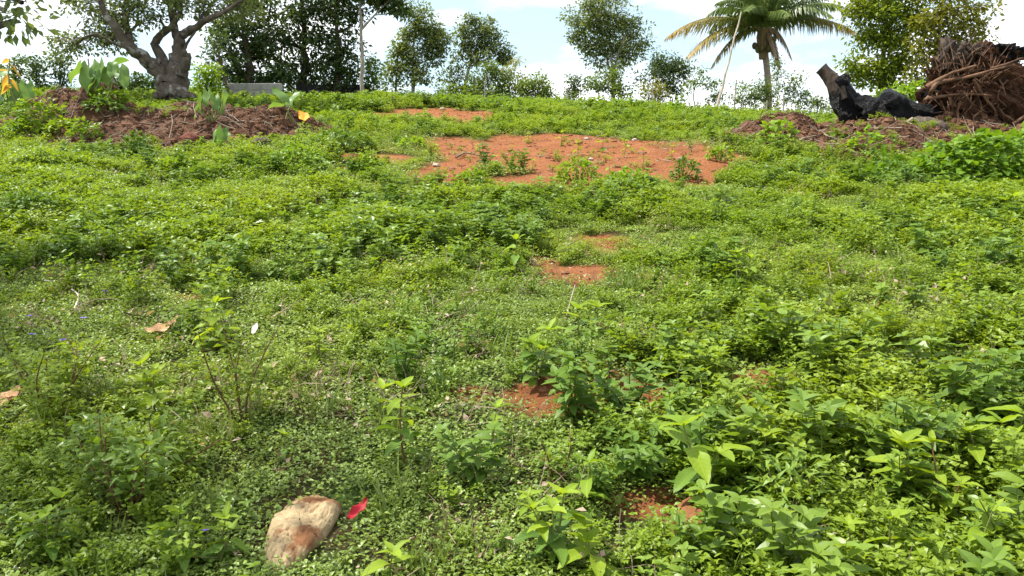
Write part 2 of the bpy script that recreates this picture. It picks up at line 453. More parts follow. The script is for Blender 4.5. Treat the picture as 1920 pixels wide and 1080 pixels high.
TRI2 = (np.array([[0, 0, 0], [0.45, 0.27, 0.07], [1, 0, -0.06], [0.45, -0.27, 0.07]]), np.array([[0, 2, 1], [0, 3, 2]]))
LEAF5 = (np.array([[0, 0, 0], [0.5, 0, 0.02], [1, 0, -0.12], [0.4, 0.3, 0.10], [0.4, -0.3, 0.10]]), np.array([[0, 1, 3], [1, 2, 3], [0, 4, 1], [1, 4, 2]]))
HEART5 = (np.array([[0, 0, 0], [0.5, 0, 0.04], [1, 0, -0.14], [0.2, 0.42, 0.06], [0.2, -0.42, 0.06], [0.62, 0.3, 0.04], [0.62, -0.3, 0.04]]),
          np.array([[0, 1, 3], [1, 5, 3], [1, 2, 5], [0, 4, 1], [1, 4, 6], [1, 6, 2]]))
BLADE = (np.array([[0, 0.03, 0], [0, -0.03, 0], [0.5, 0.025, 0.06], [0.5, -0.025, 0.06], [1, 0, -0.05]]), np.array([[0, 1, 3], [0, 3, 2], [2, 3, 4]]))
def _tmpl(width, fold, droop, n=6):
    tt_ = np.linspace(0, 1, n); w_ = width * np.sin(np.pi * tt_ ** 0.8) ** 0.9; w_[-1] = 0.004
    v_ = np.array([[a_, k_ * b_, fold * abs(k_) * b_ - droop * a_ ** 2] for a_, b_ in zip(tt_, w_) for k_ in (-1, 0, 1)])
    f_ = []
    for i_ in range(n - 1):
        for j_ in (0, 1):
            a_ = i_ * 3 + j_
            f_ += [[a_, a_ + 3, a_ + 4], [a_, a_ + 4, a_ + 1]]
    return v_, np.array(f_)
OVATE = _tmpl(0.26, 0.35, 0.22)
NARROW = (np.array([[0, 0, 0], [0.5, 0, 0.03], [1, 0, -0.15], [0.4, 0.12, 0.06], [0.4, -0.12, 0.06]]), LEAF5[1])

def rdir(n, elev_lo, elev_hi, g):
    az = g.uniform(0, 2 * np.pi, n); el = np.radians(g.uniform(elev_lo, elev_hi, n))
    return np.stack([np.cos(az) * np.cos(el), np.sin(az) * np.cos(el), np.sin(el)], -1)

def nup(n, spread, g):
    return unit(np.stack([g.normal(0, spread, n), g.normal(0, spread, n), np.ones(n)], -1))

def bend(a, c, g, k=0.12, n=6):
    t = np.linspace(0, 1, n)[:, None]
    L = np.linalg.norm(c - a)
    return a * (1 - t) + c * t + np.sin(np.pi * t) * g.normal(0, k * L, 3)[None]

# ------------------------------------------------------------------ terrain
BARE = []
def bare_patch(u, v, ru, rv, k=1.0):
    c, top, bot = P(u, v, ground_z), P(u, v - rv, ground_z), P(u, v + rv, ground_z)
    BARE.append((c[0], (top[1] + bot[1]) / 2, ru * c[1] / F_PX, max((top[1] - bot[1]) / 2, 0.05), k))
for a in ((810, 216, 120, 13), (880, 222, 60, 9), (1060, 283, 270, 27), (960, 310, 190, 30), (1130, 306, 200, 28), (700, 297, 85, 9), (850, 325, 90, 18),
          (1330, 298, 70, 16), (1010, 342, 110, 20), (930, 340, 150, 18), (1130, 334, 210, 20), (1240, 318, 120, 20), (640, 320, 30, 6),
          (1105, 516, 70, 20), (1160, 468, 52, 12), (1216, 518, 20, 9), (1020, 492, 28, 9), (1130, 450, 60, 7),
          (1040, 748, 92, 36), (1200, 742, 80, 36), (1285, 760, 80, 30), (1110, 697, 46, 20), (1425, 705, 60, 24), (1380, 760, 60, 24), (1490, 762, 80, 28),
          (1205, 945, 68, 30), (1560, 772, 85, 26), (1310, 985, 80, 36), (350, 560, 40, 10), (880, 740, 40, 14), (800, 387, 20, 6), (1650, 570, 25, 9)):
    bare_patch(*a)
def bareness(x, y):
    x = np.asarray(x, float); y = np.asarray(y, float)
    b = np.full(np.broadcast(x, y).shape, -3.0)
    for cx, cy, rx, ry, k in BARE:
        b = np.maximum(b, 1 - ((x - cx) / rx) ** 2 - ((y - cy) / ry) ** 2)
    sc = 0.9 + 3.5 * (1 - smooth(4, 10, y))
    return np.clip(b, -3, 1) + 1.05 * fbm(x * sc, y * sc, 31, 4) + 0.35 * fbm(x * sc * 4, y * sc * 4, 33, 3)

nc = 420
ys = [-30.0, -18.0, -10.0, -5.0, -2.0, -0.5]
while ys[-1] < 40:
    ys.append(ys[-1] + max(0.03, 0.0085 * max(ys[-1], 0) + 0.012))
while ys[-1] < 900:
    ys.append(ys[-1] * 1.12)
ys = np.array(ys)
tt = np.linspace(-1, 1, nc)
GX = tt[None] * (7 + 0.95 * np.abs(ys))[:, None]
GY = np.repeat(ys[:, None], nc, 1)
GZ = ground_z(GX, GY)
i = np.arange(len(ys) - 1)[:, None] * nc; j = np.arange(nc - 1)[None]
q = np.stack([i + j, i + j + 1, i + nc + j + 1, i + nc + j], -1).reshape(-1, 4)
g = MB(); g.add(np.stack([GX, GY, GZ], -1).reshape(-1, 3), q)
ground = g.build('ground', M['ground'], smooth_shade=True)
tag(ground, 'red soil hillside rising to a crest under low weeds', 'ground', kind='structure')
at = ground.data.attributes.new('bare', 'FLOAT', 'POINT')
at.data.foreach_set('value', smooth(-0.35, 0.25, bareness(GX, GY)).astype(np.float32).ravel())

def lobe(u, d, rx, ry, h, seed):
    return (W(u, 260, d)[0], d, rx, ry, h, seed)
MOUNDS.append([lobe(155, 13.9, 2.0, 1.6, 0.88, 41), lobe(330, 13.4, 2.3, 1.95, 0.62, 43), lobe(490, 13.7, 1.7, 1.5, 0.44, 45)])
MOUNDS.append([lobe(1640, 12.6, 2.3, 2.0, 0.42, 57), lobe(1480, 12.8, 1.4, 1.7, 0.46, 58), lobe(1820, 12.7, 1.8, 1.7, 0.44, 59)])
def build_mound(m, name, label):
    x0, x1 = min(l[0] - 1.3 * l[2] for l in m), max(l[0] + 1.3 * l[2] for l in m)
    y0, y1 = min(l[1] - 1.3 * l[3] for l in m), max(l[1] + 1.3 * l[3] for l in m)
    nx, ny = 260, 130
    X, Y = np.meshgrid(np.linspace(x0, x1, nx), np.linspace(y0, y1, ny))
    Z = ground_z(X, Y) + mound_h(X, Y, m)
    i = np.arange(ny - 1)[:, None] * nx; j = np.arange(nx - 1)[None]
    q = np.stack([i + j, i + j + 1, i + nx + j + 1, i + nx + j], -1).reshape(-1, 4)
    b = MB(); b.add(np.stack([X, Y, Z], -1).reshape(-1, 3), q)
    cx, cy = (x0 + x1) / 2, (y0 + y1) / 2
    o = b.build(name, M['mound'], origin=(cx, cy, float(ground_z(cx, cy))))
    return tag(o, label, 'mound')
build_mound(MOUNDS[0], 'soil_mound', 'long brown heap of dug soil and dead roots below the gnarled tree')
build_mound(MOUNDS[1], 'soil_mound', 'brown heap of soil and dead roots under the charred fallen tree')
def on_mound(x, y):
    r = np.zeros(np.broadcast(x, y).shape)
    for m in MOUNDS:
        r = np.maximum(r, smooth(-0.02, 0.10, mound_h(x, y, m)))
    return r

# ------------------------------------------------------------------ ground cover: uncountable, scattered with geometry nodes
def proto(mb, name, material):
    return bpy.data.objects.new(name, mb.mesh(name, material))       # only a source shape, not in the scene

def clump_carpet(seed):
    g = np.random.default_rng(seed); b = MB(); n = 95
    a, r = g.uniform(0, 2 * np.pi, n), 0.15 * np.sqrt(g.uniform(0, 1, n))
    pos = np.stack([r * np.cos(a), r * np.sin(a), g.uniform(0.005, 0.05, n) * (1.15 - r / 0.2)], -1)
    b.leaves(pos, rdir(n, -10, 45, g), nup(n, 0.38, g), g.uniform(0.012, 0.025, n), *LEAF5, g.uniform(0, 1, n))
    return proto(b, 'creeping_leaf_patch', M['carpet'])

def clump_weed(seed, h=0.15, stems=11, per=11, L=0.031, spread=0.12, m='weed', tmpl=LEAF5):
    g = np.random.default_rng(seed); b = MB()
    for s in range(stems):
        az = g.uniform(0, 2 * np.pi); out = spread * g.uniform(0.2, 1.0); hh = h * g.uniform(0.55, 1.1)
        t = np.linspace(0, 1, 5)
        pts = np.stack([np.cos(az) * out * t ** 1.3, np.sin(az) * out * t ** 1.3, hh * (t - 0.15 * t * t)], -1)
        b.tube(pts, np.linspace(0.0022, 0.001, 5), 3, 0.2, cap=False)
        n = per
        tt = g.uniform(0.25, 1.0, n); tt[-3:] = 1.0
        pos = np.stack([np.interp(tt, t, pts[:, k]) for k in range(3)], -1)
        d = rdir(n, -8, 40, g)
        pos = pos + d * L * g.uniform(0, 0.7, (n, 1))
        b.leaves(pos, d, nup(n, 0.38, g), L * g.uniform(0.6, 1.25, n), *tmpl, np.clip(0.25 + 0.6 * tt * g.uniform(0.5, 1.2, n), 0, 1))
    return proto(b, 'weed_patch', M[m])

def clump_broad(seed, h=0.26, stems=5, L=0.062, spread=0.10, m='broad', tmpl=LEAF5):
    g = np.random.default_rng(seed); b = MB()
    for s in range(stems):
        az = g.uniform(0, 2 * np.pi); out = spread * g.uniform(0.3, 1.0); hh = h * g.uniform(0.5, 1.1)
        t = np.linspace(0, 1, 6)
        pts = np.stack([np.cos(az) * out * t, np.sin(az) * out * t, hh * t], -1)
        b.tube(pts, np.linspace(0.003, 0.0014, 6), 4, 0.2, cap=False)
        for k in range(2, 7):
            tk = min(k / 6.0, 1.0)
            p = np.array([np.interp(tk, t, pts[:, c]) for c in range(3)])
            nl = 4 if k == 6 else 2
            a0 = g.uniform(0, 2 * np.pi)
            a = a0 + np.arange(nl) * 2 * np.pi / nl
            el = np.radians(g.uniform(5, 40, nl) if k > 4 else g.uniform(-18, 25, nl))
            d = np.stack([np.cos(a) * np.cos(el), np.sin(a) * np.cos(el), np.sin(el)], -1)
            b.leaves(np.repeat(p[None], nl, 0), d, nup(nl, 0.25, g), L * g.uniform(0.7, 1.15, nl) * (0.7 if k == 6 else 1), *tmpl, np.full(nl, np.clip(tk * 0.9 + g.normal(0, 0.12), 0, 1)))
    return proto(b, 'broad_weed_patch', M[m])

def clump_grass(seed):
    g = np.random.default_rng(seed); b = MB(); n = 34
    a, r = g.uniform(0, 2 * np.pi, n), 0.07 * np.sqrt(g.uniform(0, 1, n))
    pos = np.stack([r * np.cos(a), r * np.sin(a), np.zeros(n)], -1)
    d = rdir(n, 40, 85, g)
    b.leaves(pos, d, nup(n, 1.0, g), g.uniform(0.06, 0.17, n), *BLADE, g.uniform(0, 1, n))
    return proto(b, 'grass_patch', M['grassy'])

def scatter(name, label, cat, x, y, scl, protos, seed, sink=0.0, tilt=0.14):
    g = np.random.default_rng(seed); n = len(x)
    me = bpy.data.meshes.new(name)
    me.vertices.add(n)
    co = np.stack([x, y, H(x, y) - sink], -1)
    me.vertices.foreach_set('co', co.astype(np.float32).ravel())
    rot = np.stack([g.normal(0, tilt, n), g.normal(0, tilt, n), g.uniform(0, 6.283, n)], -1)
    for nm, ty, dat, key in (('rot', 'FLOAT_VECTOR', rot, 'vector'), ('scl', 'FLOAT', scl, 'value'), ('pick', 'INT', g.integers(0, len(protos), n), 'value')):
        a = me.attributes.new(nm, ty, 'POINT')
        a.data.foreach_set(key, np.asarray(dat, np.int32 if ty == 'INT' else np.float32).ravel())
    o = bpy.data.objects.new(name, me); COL.objects.link(o)
    tr = bpy.data.node_groups.new(name + '_nodes', 'GeometryNodeTree')
    tr.interface.new_socket('Geometry', in_out='INPUT', socket_type='NodeSocketGeometry')
    tr.interface.new_socket('Geometry', in_out='OUTPUT', socket_type='NodeSocketGeometry')
    N, L = tr.nodes, tr.links
    gi, go = N.new('NodeGroupInput'), N.new('NodeGroupOutput')
    iop, jn = N.new('GeometryNodeInstanceOnPoints'), N.new('GeometryNodeJoinGeometry')
    for p in protos:
        oi = N.new('GeometryNodeObjectInfo'); oi.inputs['Object'].default_value = p
        gt = N.new('GeometryNodeGeometryToInstance')
        L.new(oi.outputs['Geometry'], gt.inputs[0]); L.new(gt.outputs[0], jn.inputs[0])
    L.new(jn.outputs[0], iop.inputs['Instance'])
    iop.inputs['Pick Instance'].default_value = True
    for nm, ty, sock in (('rot', 'FLOAT_VECTOR', 'Rotation'), ('scl', 'FLOAT', 'Scale'), ('pick', 'INT', 'Instance Index')):
        na = N.new('GeometryNodeInputNamedAttribute'); na.data_type = ty; na.inputs['Name'].default_value = nm
        L.new([s for s in na.outputs if s.enabled and s.name == 'Attribute'][0], iop.inputs[sock])
    L.new(gi.outputs[0], iop.inputs['Points']); L.new(iop.outputs[0], go.inputs[0])
    md = o.modifiers.new('scatter', 'NODES'); md.node_group = tr
    return tag(o, label, cat, kind='stuff')

def field(n, y0, y1, seed, margin=1.8):
    """random points over the part of the hillside in and beside the view, even per square metre"""
    g = np.random.default_rng(seed)
    yy = g.uniform(y0, y1, int(n * 3)); half = 0.68 * yy + margin
    keep = g.uniform(0, 1, len(yy)) < half / (0.68 * y1 + margin)
    yy = yy[keep]
    x = g.uniform(-1, 1, len(yy)) * (0.68 * yy + margin)
    return x, yy, g

STONE_P = P(577, 985)
def free(x, y):
    """1 where plants may grow: not on bare soil, mounds or the stone"""
    f = 1 - smooth(-0.55, 0.25, bareness(x, y))
    f = f * (1 - on_mound(x, y))
    f = f * (((x - STONE_P[0]) / 0.125) ** 2 + ((y - STONE_P[1] + .03) / 0.195) ** 2 > 1)
    return f

def lush(x, y):
    """0 where only the creeping carpet grows, 1 where the tall weeds stand"""
    n = 0.5 + 0.9 * fbm(x * 0.55, y * 0.55, 71, 4) + 0.35 * smooth(4.3, 6.0, y)
    right = smooth(0.2, 1.1, x / np.maximum(y, 1) * 3.2) * (1 - smooth(3.2, 5.0, y))
    hollow = np.exp(-(((x + 0.35) / 0.95) ** 2 + ((y - 2.9) / 0.85) ** 2)) + 0.8 * np.exp(-(((x + 2.0) / 0.75) ** 2 + ((y - 4.1) / 0.7) ** 2)) \
        + 0.6 * np.exp(-(((x - 0.9) / 0.9) ** 2 + ((y - 6.6) / 1.0) ** 2)) + 0.4 * np.exp(-(((x - 0.2) / 1.0) ** 2 + ((y - 5.0) / 0.6) ** 2))
    return np.clip(n * 0.75 + 0.25 + 0.35 * right - 1.0 * hollow, 0, 1.2)

def thin(x, y, p, g):
    k = g.uniform(0, 1, len(x)) < p
    return x[k], y[k]

carpets = [clump_carpet(100 + k) for k in range(5)]
x, y, g = field(9000, 1.0, 9.0, 1)
x, y = thin(x, y, np.clip(free(x, y) + 0.07, 0, 1) * (((x - STONE_P[0]) / 0.125) ** 2 + ((y - STONE_P[1] + .03) / 0.195) ** 2 > 1), g)
scatter('creeping_ground_cover', 'carpet of tiny pale green creeping leaves over the near ground', 'ground cover', x, y, g.uniform(0.65, 1.15, len(x)), carpets, 2)
x, y, g = field(11500, 8.5, 27.0, 3)
x, y = thin(x, y, np.clip(free(x, y), 0, 1) * 0.9, g)
scatter('creeping_ground_cover', 'carpet of creeping green leaves over the far upper slope', 'ground cover', x, y, g.uniform(1.1, 1.8, len(x)), carpets, 4)

def tuft(x, y, f, seed):
    """0 in hollows, 1 on the thick tufts"""
    return np.clip(0.5 + 1.15 * fbm(x * f, y * f, seed, 4), 0, 1)

weeds = [clump_weed(200 + k, h=0.13 + 0.03 * (k % 3)) for k in range(6)]
tall = [clump_weed(220 + k, h=0.27, stems=7, per=16, L=0.034, spread=0.13) for k in range(4)]
x, y, g = field(13000, 1.0, 10.0, 5)
tf = tuft(x, y, 1.5, 91)
x, y = thin(x, y, free(x, y) * np.clip(lush(x, y) * 1.1 - 0.12, 0.02, 1) * smooth(0.22, 0.55, tf), g)
s = (0.35 + 0.55 * lush(x, y)) * (0.5 + 0.9 * tuft(x, y, 1.5, 91)) * g.uniform(0.7, 1.2, len(x))
scatter('low_weeds', 'bright green low weeds growing over the near slope', 'weeds', x, y, s, weeds, 6)
x, y, g = field(17000, 9.5, 28.5, 7)
x, y = thin(x, y, free(x, y) * smooth(0.15, 0.6, tuft(x, y, 1.1, 91)), g)
s = (0.45 + 0.65 * tuft(x, y, 1.1, 91)) * g.uniform(0.7, 1.25, len(x)) * (0.9 + 0.35 * smooth(16, 22, y))
farw = [clump_weed(230 + k, h=0.15 + 0.03 * (k % 3), L=0.036, stems=10, per=9) for k in range(5)]
scatter('low_weeds', 'bright green low weeds growing over the far upper slope', 'weeds', x, y, s, farw, 8)
x, y, g = field(2600, 2.2, 20.0, 17)
x, y = thin(x, y, free(x, y) * smooth(0.55, 0.85, tuft(x, y, 0.8, 191)) * np.clip(lush(x, y) + 0.1, 0, 1), g)
scatter('tall_weeds', 'taller fine-leaved weeds standing above the low ones', 'weeds', x, y, g.uniform(0.6, 1.15, len(x)), tall, 18)

broads = [clump_broad(300 + k, h=0.15 + 0.035 * (k % 4), L=0.040 + 0.009 * (k % 4), stems=4 + k % 3, tmpl=OVATE) for k in range(7)]
big = [clump_broad(320 + k, h=0.24, L=0.095, stems=3, spread=0.08, tmpl=OVATE) for k in range(4)]
x, y, g = field(3600, 1.0, 8.5, 9)
x, y = thin(x, y, free(x, y) * np.clip((lush(x, y) - 0.45) * 1.0, 0, 0.7) * smooth(0.25, 0.6, tuft(x, y, 1.9, 111)) + 0.012 * free(x, y), g)
scatter('leafy_weeds', 'leafy weeds with larger pointed leaves among the near ground cover', 'weeds', x, y, (0.5 + 0.6 * tuft(x, y, 1.9, 111)) * g.uniform(0.7, 1.15, len(x)), broads, 10)
x, y, g = field(900, 1.0, 7.0, 19)
x, y = thin(x, y, free(x, y) * np.clip((lush(x, y) - 0.6) * 0.9, 0, 0.5), g)
scatter('large_leafy_weeds', 'weeds with large pointed leaves crowding the near right slope', 'weeds', x, y, g.uniform(0.55, 1.0, len(x)), big, 20)
x, y, g = field(10000, 8.0, 28.5, 11)
far = smooth(14, 20, y)
x, y = thin(x, y, free(x, y) * np.clip(0.9 * smooth(0.3, 0.8, tuft(x, y, 0.9, 95)) * (0.5 + 0.5 * far) + 0.3 * far, 0, 1), g)
s = (0.55 + 0.30 * smooth(14, 20, y)) * g.uniform(0.6, 1.4, len(x))
scatter('leafy_weeds', 'leafy weeds with larger leaves over the far upper slope', 'weeds', x, y, s, [clump_broad(330 + k, h=0.20 + 0.03 * k, L=0.07 + 0.012 * k) for k in range(5)], 12)
x, y, g = field(5200, 8.0, 27.0, 21)
x, y = thin(x, y, np.clip(1 - free(x, y) - on_mound(x, y), 0, 1) * 0.17, g)
scatter('sparse_weeds', 'scattered tiny weeds sprouting on the bare red soil', 'weeds', x, y, g.uniform(0.25, 0.6, len(x)), farw, 22)

x, y, g = field(1500, 1.2, 16.0, 13)
x, y = thin(x, y, np.clip(free(x, y) * smooth(0.1, 0.45, fbm(x * 0.7, y * 0.7, 77, 3)), 0, 1), g)
scatter('grass', 'thin grass blades between the weeds', 'grass', x, y, g.uniform(0.6, 1.2, len(x)), [clump_grass(400 + k) for k in range(4)], 14)
x, y, g = field(1500, 20.0, 29.0, 25)
x, y = thin(x, y, free(x, y) * smooth(0.4, 0.75, tuft(x, y, 0.5, 295)), g)
scatter('tall_weeds', 'taller weeds breaking the outline of the crest', 'weeds', x, y, g.uniform(0.6, 1.15, len(x)), [clump_broad(360 + k, h=0.26 + 0.03 * k, L=0.08, stems=5) for k in range(4)], 26)
darks = [clump_broad(380 + k, h=0.20 + 0.03 * k, stems=7, L=0.055 + 0.008 * k, spread=0.13, m='bush_dark', tmpl=OVATE) for k in range(4)]
x, y, g = field(2600, 2.6, 17.0, 27)
x, y = thin(x, y, free(x, y) * smooth(0.62, 0.85, tuft(x, y, 0.9, 395)) * np.clip(lush(x, y) + 0.15, 0, 1), g)
scatter('dark_weeds', 'darker green broad weeds in clumps over the slope', 'weeds', x, y, g.uniform(0.55, 1.15, len(x)), darks, 28)
def clump_dry(seed):
    g = np.random.default_rng(seed); b = MB()
    for k in range(5):
        a = g.uniform(0, 6.28); L = g.uniform(.06, .2); el = g.uniform(.2, 1.4)
        q = bend(np.array([g.normal(0, .04), g.normal(0, .04), .01]), np.array([np.cos(a) * np.cos(el), np.sin(a) * np.cos(el), np.sin(el)]) * L, g, .1, 4)
        b.tube(q, np.linspace(.0022, .001, 4), 3, g.uniform(), cap=False)
    n = 5
    b.leaves(np.stack([g.normal(0, .07, n), g.normal(0, .07, n), g.uniform(.02, .07, n)], -1), rdir(n, -20, 50, g), nup(n, .6, g), g.uniform(.02, .05, n), *LEAF5, g.uniform(0, 1, n))
    return proto(b, 'dry_bits', M['straw'])
x, y, g = field(2200, 1.2, 14.0, 23)
x, y = thin(x, y, free(x, y) * (0.25 + 0.75 * smooth(0.0, 0.4, fbm(x * 0.9, y * 0.9, 177, 3))), g)
scatter('dry_stems', 'dry straw stems and dead leaf bits among the weeds', 'litter', x, y, g.uniform(0.5, 1.1, len(x)), [clump_dry(430 + k) for k in range(5)], 24, -0.02)
# the far side of the crest, out of sight except for its tips
x, y, g = field(1600, 28.0, 36.0, 15, 4.0)
scatter('leafy_weeds', 'weeds along the very top of the slope below the trees', 'weeds', x, y, g.uniform(1.0, 1.6, len(x)), [clump_broad(350 + k, h=0.26, L=0.08) for k in range(3)], 16)

# ------------------------------------------------------------------ trees
def px(d):
    return d / F_PX

def ellipsoid(n, g, shell=0.55):
    v = unit(g.normal(size=(n, 3))); r = g.uniform(0, 1, n) ** shell
    return v * r[:, None]

def crown_leaves(b, blobs, d, leaf, g, dens=1.0, cl=0.20, per=22, droop=0.25, world_blobs=()):
    tips, s = [], px(d)
    spots = [(W(u, v, d + g.normal(0, 0.25) * ru * s), np.array([ru * s, max(ru, rv) * s * 0.9, rv * s])) for u, v, ru, rv in blobs]
    spots += [(np.array(b_[:3]), np.array([b_[3], b_[3], b_[4]])) for b_ in world_blobs]
    for c, R in spots:
        ncl = max(3, int(dens * 6.5 * (R[0] * R[2] / cl ** 2)))
        cen = c + ellipsoid(ncl, g) * R * (1 + 0.12 * g.normal(size=(ncl, 1)))
        tips.append((c, cen))
        n = ncl * per
        rad = cl * g.uniform(0.6, 1.35, ncl)
        off = ellipsoid(n, g, 0.42) * np.repeat(rad, per)[:, None] * np.array([1.1, 1.1, 0.75])
        pos = np.repeat(cen, per, 0) + off
        dr = unit(off) + g.normal(0, 0.45, (n, 3)) + np.array([0, 0, -droop])
        nr = unit(off * 0.6 / cl + g.normal(0, 0.5, (n, 3)) + np.array([0, 0, 0.9]))
        b.leaves(pos, dr, nr, leaf * g.uniform(0.6, 1.25, n), *TRI2, np.clip(np.repeat(g.uniform(0.1, 0.75, ncl), per) + g.normal(0, 0.16, n), 0, 1))
    return tips

def tree(name, label, d, trunk, r0, blobs, leaf, m, bark='bark_dark', seed=1, dens=1.0, cl=0.20, per=22, cat='tree', group=None, limbs=(), world_blobs=()):
    g = np.random.default_rng(seed)
    bx = W(trunk[0][0], trunk[0][1], d)[0]
    base = np.array([bx, d, float(H(bx, d))])
    root = empty(name, base, label, cat, group)
    cb = MB(); tips = crown_leaves(cb, blobs, d, leaf, g, dens, cl, per, world_blobs=world_blobs)
    pts = [base - np.array([0, 0, 0.15])] + [W(u, v, d) for u, v in trunk if W(u, v, d)[2] > base[2] + 0.15]
    pts = np.array(pts)
    seg = np.concatenate([[0], np.cumsum(np.linalg.norm(np.diff(pts, axis=0), axis=1))])
    tq = np.linspace(0, seg[-1], max(8, 3 * len(pts)))
    line = np.stack([np.interp(tq, seg, pts[:, k]) for k in range(3)], -1)
    line[1:-1] += g.normal(0, r0 * 0.22, line[1:-1].shape)
    rad = r0 * (1 - 0.75 * tq / seg[-1]); rad[0] *= 1.35
    tb = MB(); tb.tube(line, rad, 8, bump=0.25, seed=seed)
    own = [(line, rad)]
    for lm in limbs:
        lp = np.array([W(u, v, d + dd) for u, v, dd, r in lm]); lr = np.array([r for *_, r in lm])
        q = np.linspace(0, len(lp) - 1, len(lp) * 4)
        lp = np.stack([np.interp(q, np.arange(len(lp)), lp[:, k]) for k in range(3)], -1)
        lr = np.interp(q, np.arange(len(lr)), lr)
        lp[1:-1] += g.normal(0, 1, lp[1:-1].shape) * lr[1:-1, None] * 0.12
        tb.tube(lp, lr, 10, bump=0.22, seed=seed + 3)
        own.append((lp, lr))
    ap = np.vstack([a for a, _ in own]); ar = np.concatenate([r for _, r in own])
    for c, cen in tips:
        dist = np.linalg.norm(ap - (c - np.array([0, 0, 0.35])), axis=1) + 4.0 * np.maximum(ap[:, 2] - c[2], 0) + 3.0 * (ar > 0.2)
        k = int(np.argmin(dist))
        rb = float(np.clip(ar[k] * 0.5, 0.010, 0.05))
        br = bend(ap[k], c, g, 0.10)
        tb.tube(br, np.linspace(rb, rb * 0.35, len(br)), 5, cap=False)
        for e in cen[:: max(1, len(cen) // 16)]:
            s0 = br[g.integers(2, len(br))]
            tw = bend(s0, e, g, 0.10, 4)
            tb.tube(tw, np.linspace(rb * 0.35, 0.004, 4), 3, cap=False)
    tb.build('trunk', M[bark], root, True, origin=base)
    cb.build('crown', M[m], root, origin=base)
    return root

# gnarled tree at the left
tree('gnarled_tree', 'gnarled spreading tree with thick twisted grey limbs beside the brown heap', 19.5, [(322, 172), (320, 140)], 0.34,
     [(190, 70, 45, 30), (140, 85, 38, 25), (110, 75, 22, 16), (215, 35, 50, 28), (165, 20, 45, 22), (250, 5, 55, 26), (330, 5, 60, 24), (300, 30, 35, 16), (395, 15, 50, 26), (450, 15, 45, 22),
      (180, -40, 80, 40), (280, -60, 90, 50), (380, -60, 90, 50), (470, -30, 70, 40), (330, -120, 100, 50), (230, -110, 70, 40), (130, -10, 40, 20), (100, 100, 16, 10), (225, 85, 18, 14), (235, 60, 12, 10), (265, 45, 14, 8)],
     0.105, 'tree_grey', 'bark', 11, 1.0, 0.24, 24,
     limbs=([(318, 160, 0, 0.320), (300, 135, 0, 0.208), (272, 112, -.2, 0.152), (245, 90, -.4, 0.128), (222, 58, -.6, 0.104), (195, 25, -.8, 0.072), (180, -40, -1, 0.040)],
            [(245, 92, -.3, 0.104), (238, 50, -.1, 0.080), (232, 15, .2, 0.056), (250, -50, .4, 0.032)],
            [(262, 105, -.3, 0.080), (243, 92, -.7, 0.048), (218, 84, -1.0, 0.028), (180, 62, -1.2, 0.018), (130, 78, -1.4, 0.008)],
            [(322, 150, .1, 0.240), (308, 118, .2, 0.136), (290, 82, .3, 0.096), (300, 66, .3, 0.088), (322, 50, .2, 0.072), (340, 20, 0, 0.056), (330, -60, 0, 0.032)],
            [(330, 160, 0, 0.288), (330, 128, 0, 0.192), (334, 92, .1, 0.136), (340, 66, .1, 0.112), (362, 54, -.2, 0.088), (392, 36, -.5, 0.072), (425, 20, -.8, 0.048), (475, -15, -1, 0.024)],
            [(334, 92, .2, 0.120), (327, 50, .4, 0.088), (318, 10, .5, 0.064), (300, -50, .5, 0.040)],
            [(340, 140, -.2, 0.152), (348, 112, -.3, 0.112), (351, 98, -.3, 0.104)],
            [(346, 92, 0, 0.036), (352, 78, -.1, 0.032), (366, 60, -.3, 0.024)],
            [(324, 168, -.2, 0.20), (342, 174, -.4, 0.12), (365, 182, -.6, 0.06)], [(315, 168, -.2, 0.20), (302, 176, -.4, 0.11), (288, 182, -.6, 0.05)]))
# dark grove behind it
tree('grove_tree', 'dark dense tree directly behind the low grey block wall', 25, [(470, 175), (468, 120), (455, 40), (460, -30)], 0.16,
     [(440, 55, 48, 42), (470, 10, 60, 42), (425, 100, 32, 32), (480, 105, 55, 42), (455, 135, 48, 32), (500, 65, 40, 40), (440, -50, 60, 40), (520, 135, 40, 26), (405, 55, 20, 25), (412, 130, 16, 24), (450, 152, 40, 16), (500, 152, 40, 14)], 0.15, 'tree_dark', seed=21, dens=0.62, cl=0.24)
tree('grove_tree', 'tall dark tree in the middle of the shady grove', 26, [(568, 175), (572, 100), (565, 0), (570, -60)], 0.15,
     [(560, 25, 62, 42), (535, 75, 50, 36), (598, 70, 44, 48), (585, 120, 52, 34), (530, 120, 40, 30), (560, -50, 70, 40), (620, 10, 36, 40), (540, 155, 44, 16), (590, 155, 40, 16)], 0.15, 'tree_dark', seed=22, dens=0.50, cl=0.24)
tree('grove_tree', 'slender dark tree at the open end of the shady grove', 25.5, [(632, 178), (636, 110), (628, 20), (630, -50)], 0.11,
     [(632, 25, 40, 40), (652, 85, 34, 36), (620, 110, 34, 36), (662, 30, 26, 36), (630, 140, 44, 22), (640, -50, 50, 40), (665, 135, 26, 20), (655, -10, 30, 26), (625, 160, 40, 14), (665, 160, 30, 12)], 0.145, 'tree_dark', seed=23, dens=0.48, cl=0.22)
tree('slim_tree', 'tall slim pole-like tree with one forked branch of drooping leaves', 24.5, [(679, 180), (678, 100), (676, 20), (678, -60)], 0.075,
     [(735, 4, 34, 14), (700, -6, 30, 12), (678, -50, 60, 40), (752, 14, 18, 10)], 0.20, 'tree_dark', 'bark_pale', seed=24, dens=0.8, cl=0.2,
     limbs=([(678, 55, 0, 0.035), (696, 35, 0, 0.028), (718, 12, 0, 0.02), (735, -4, 0, 0.012)], [(704, 28, 0, 0.02), (742, 25, 0, 0.01)]))
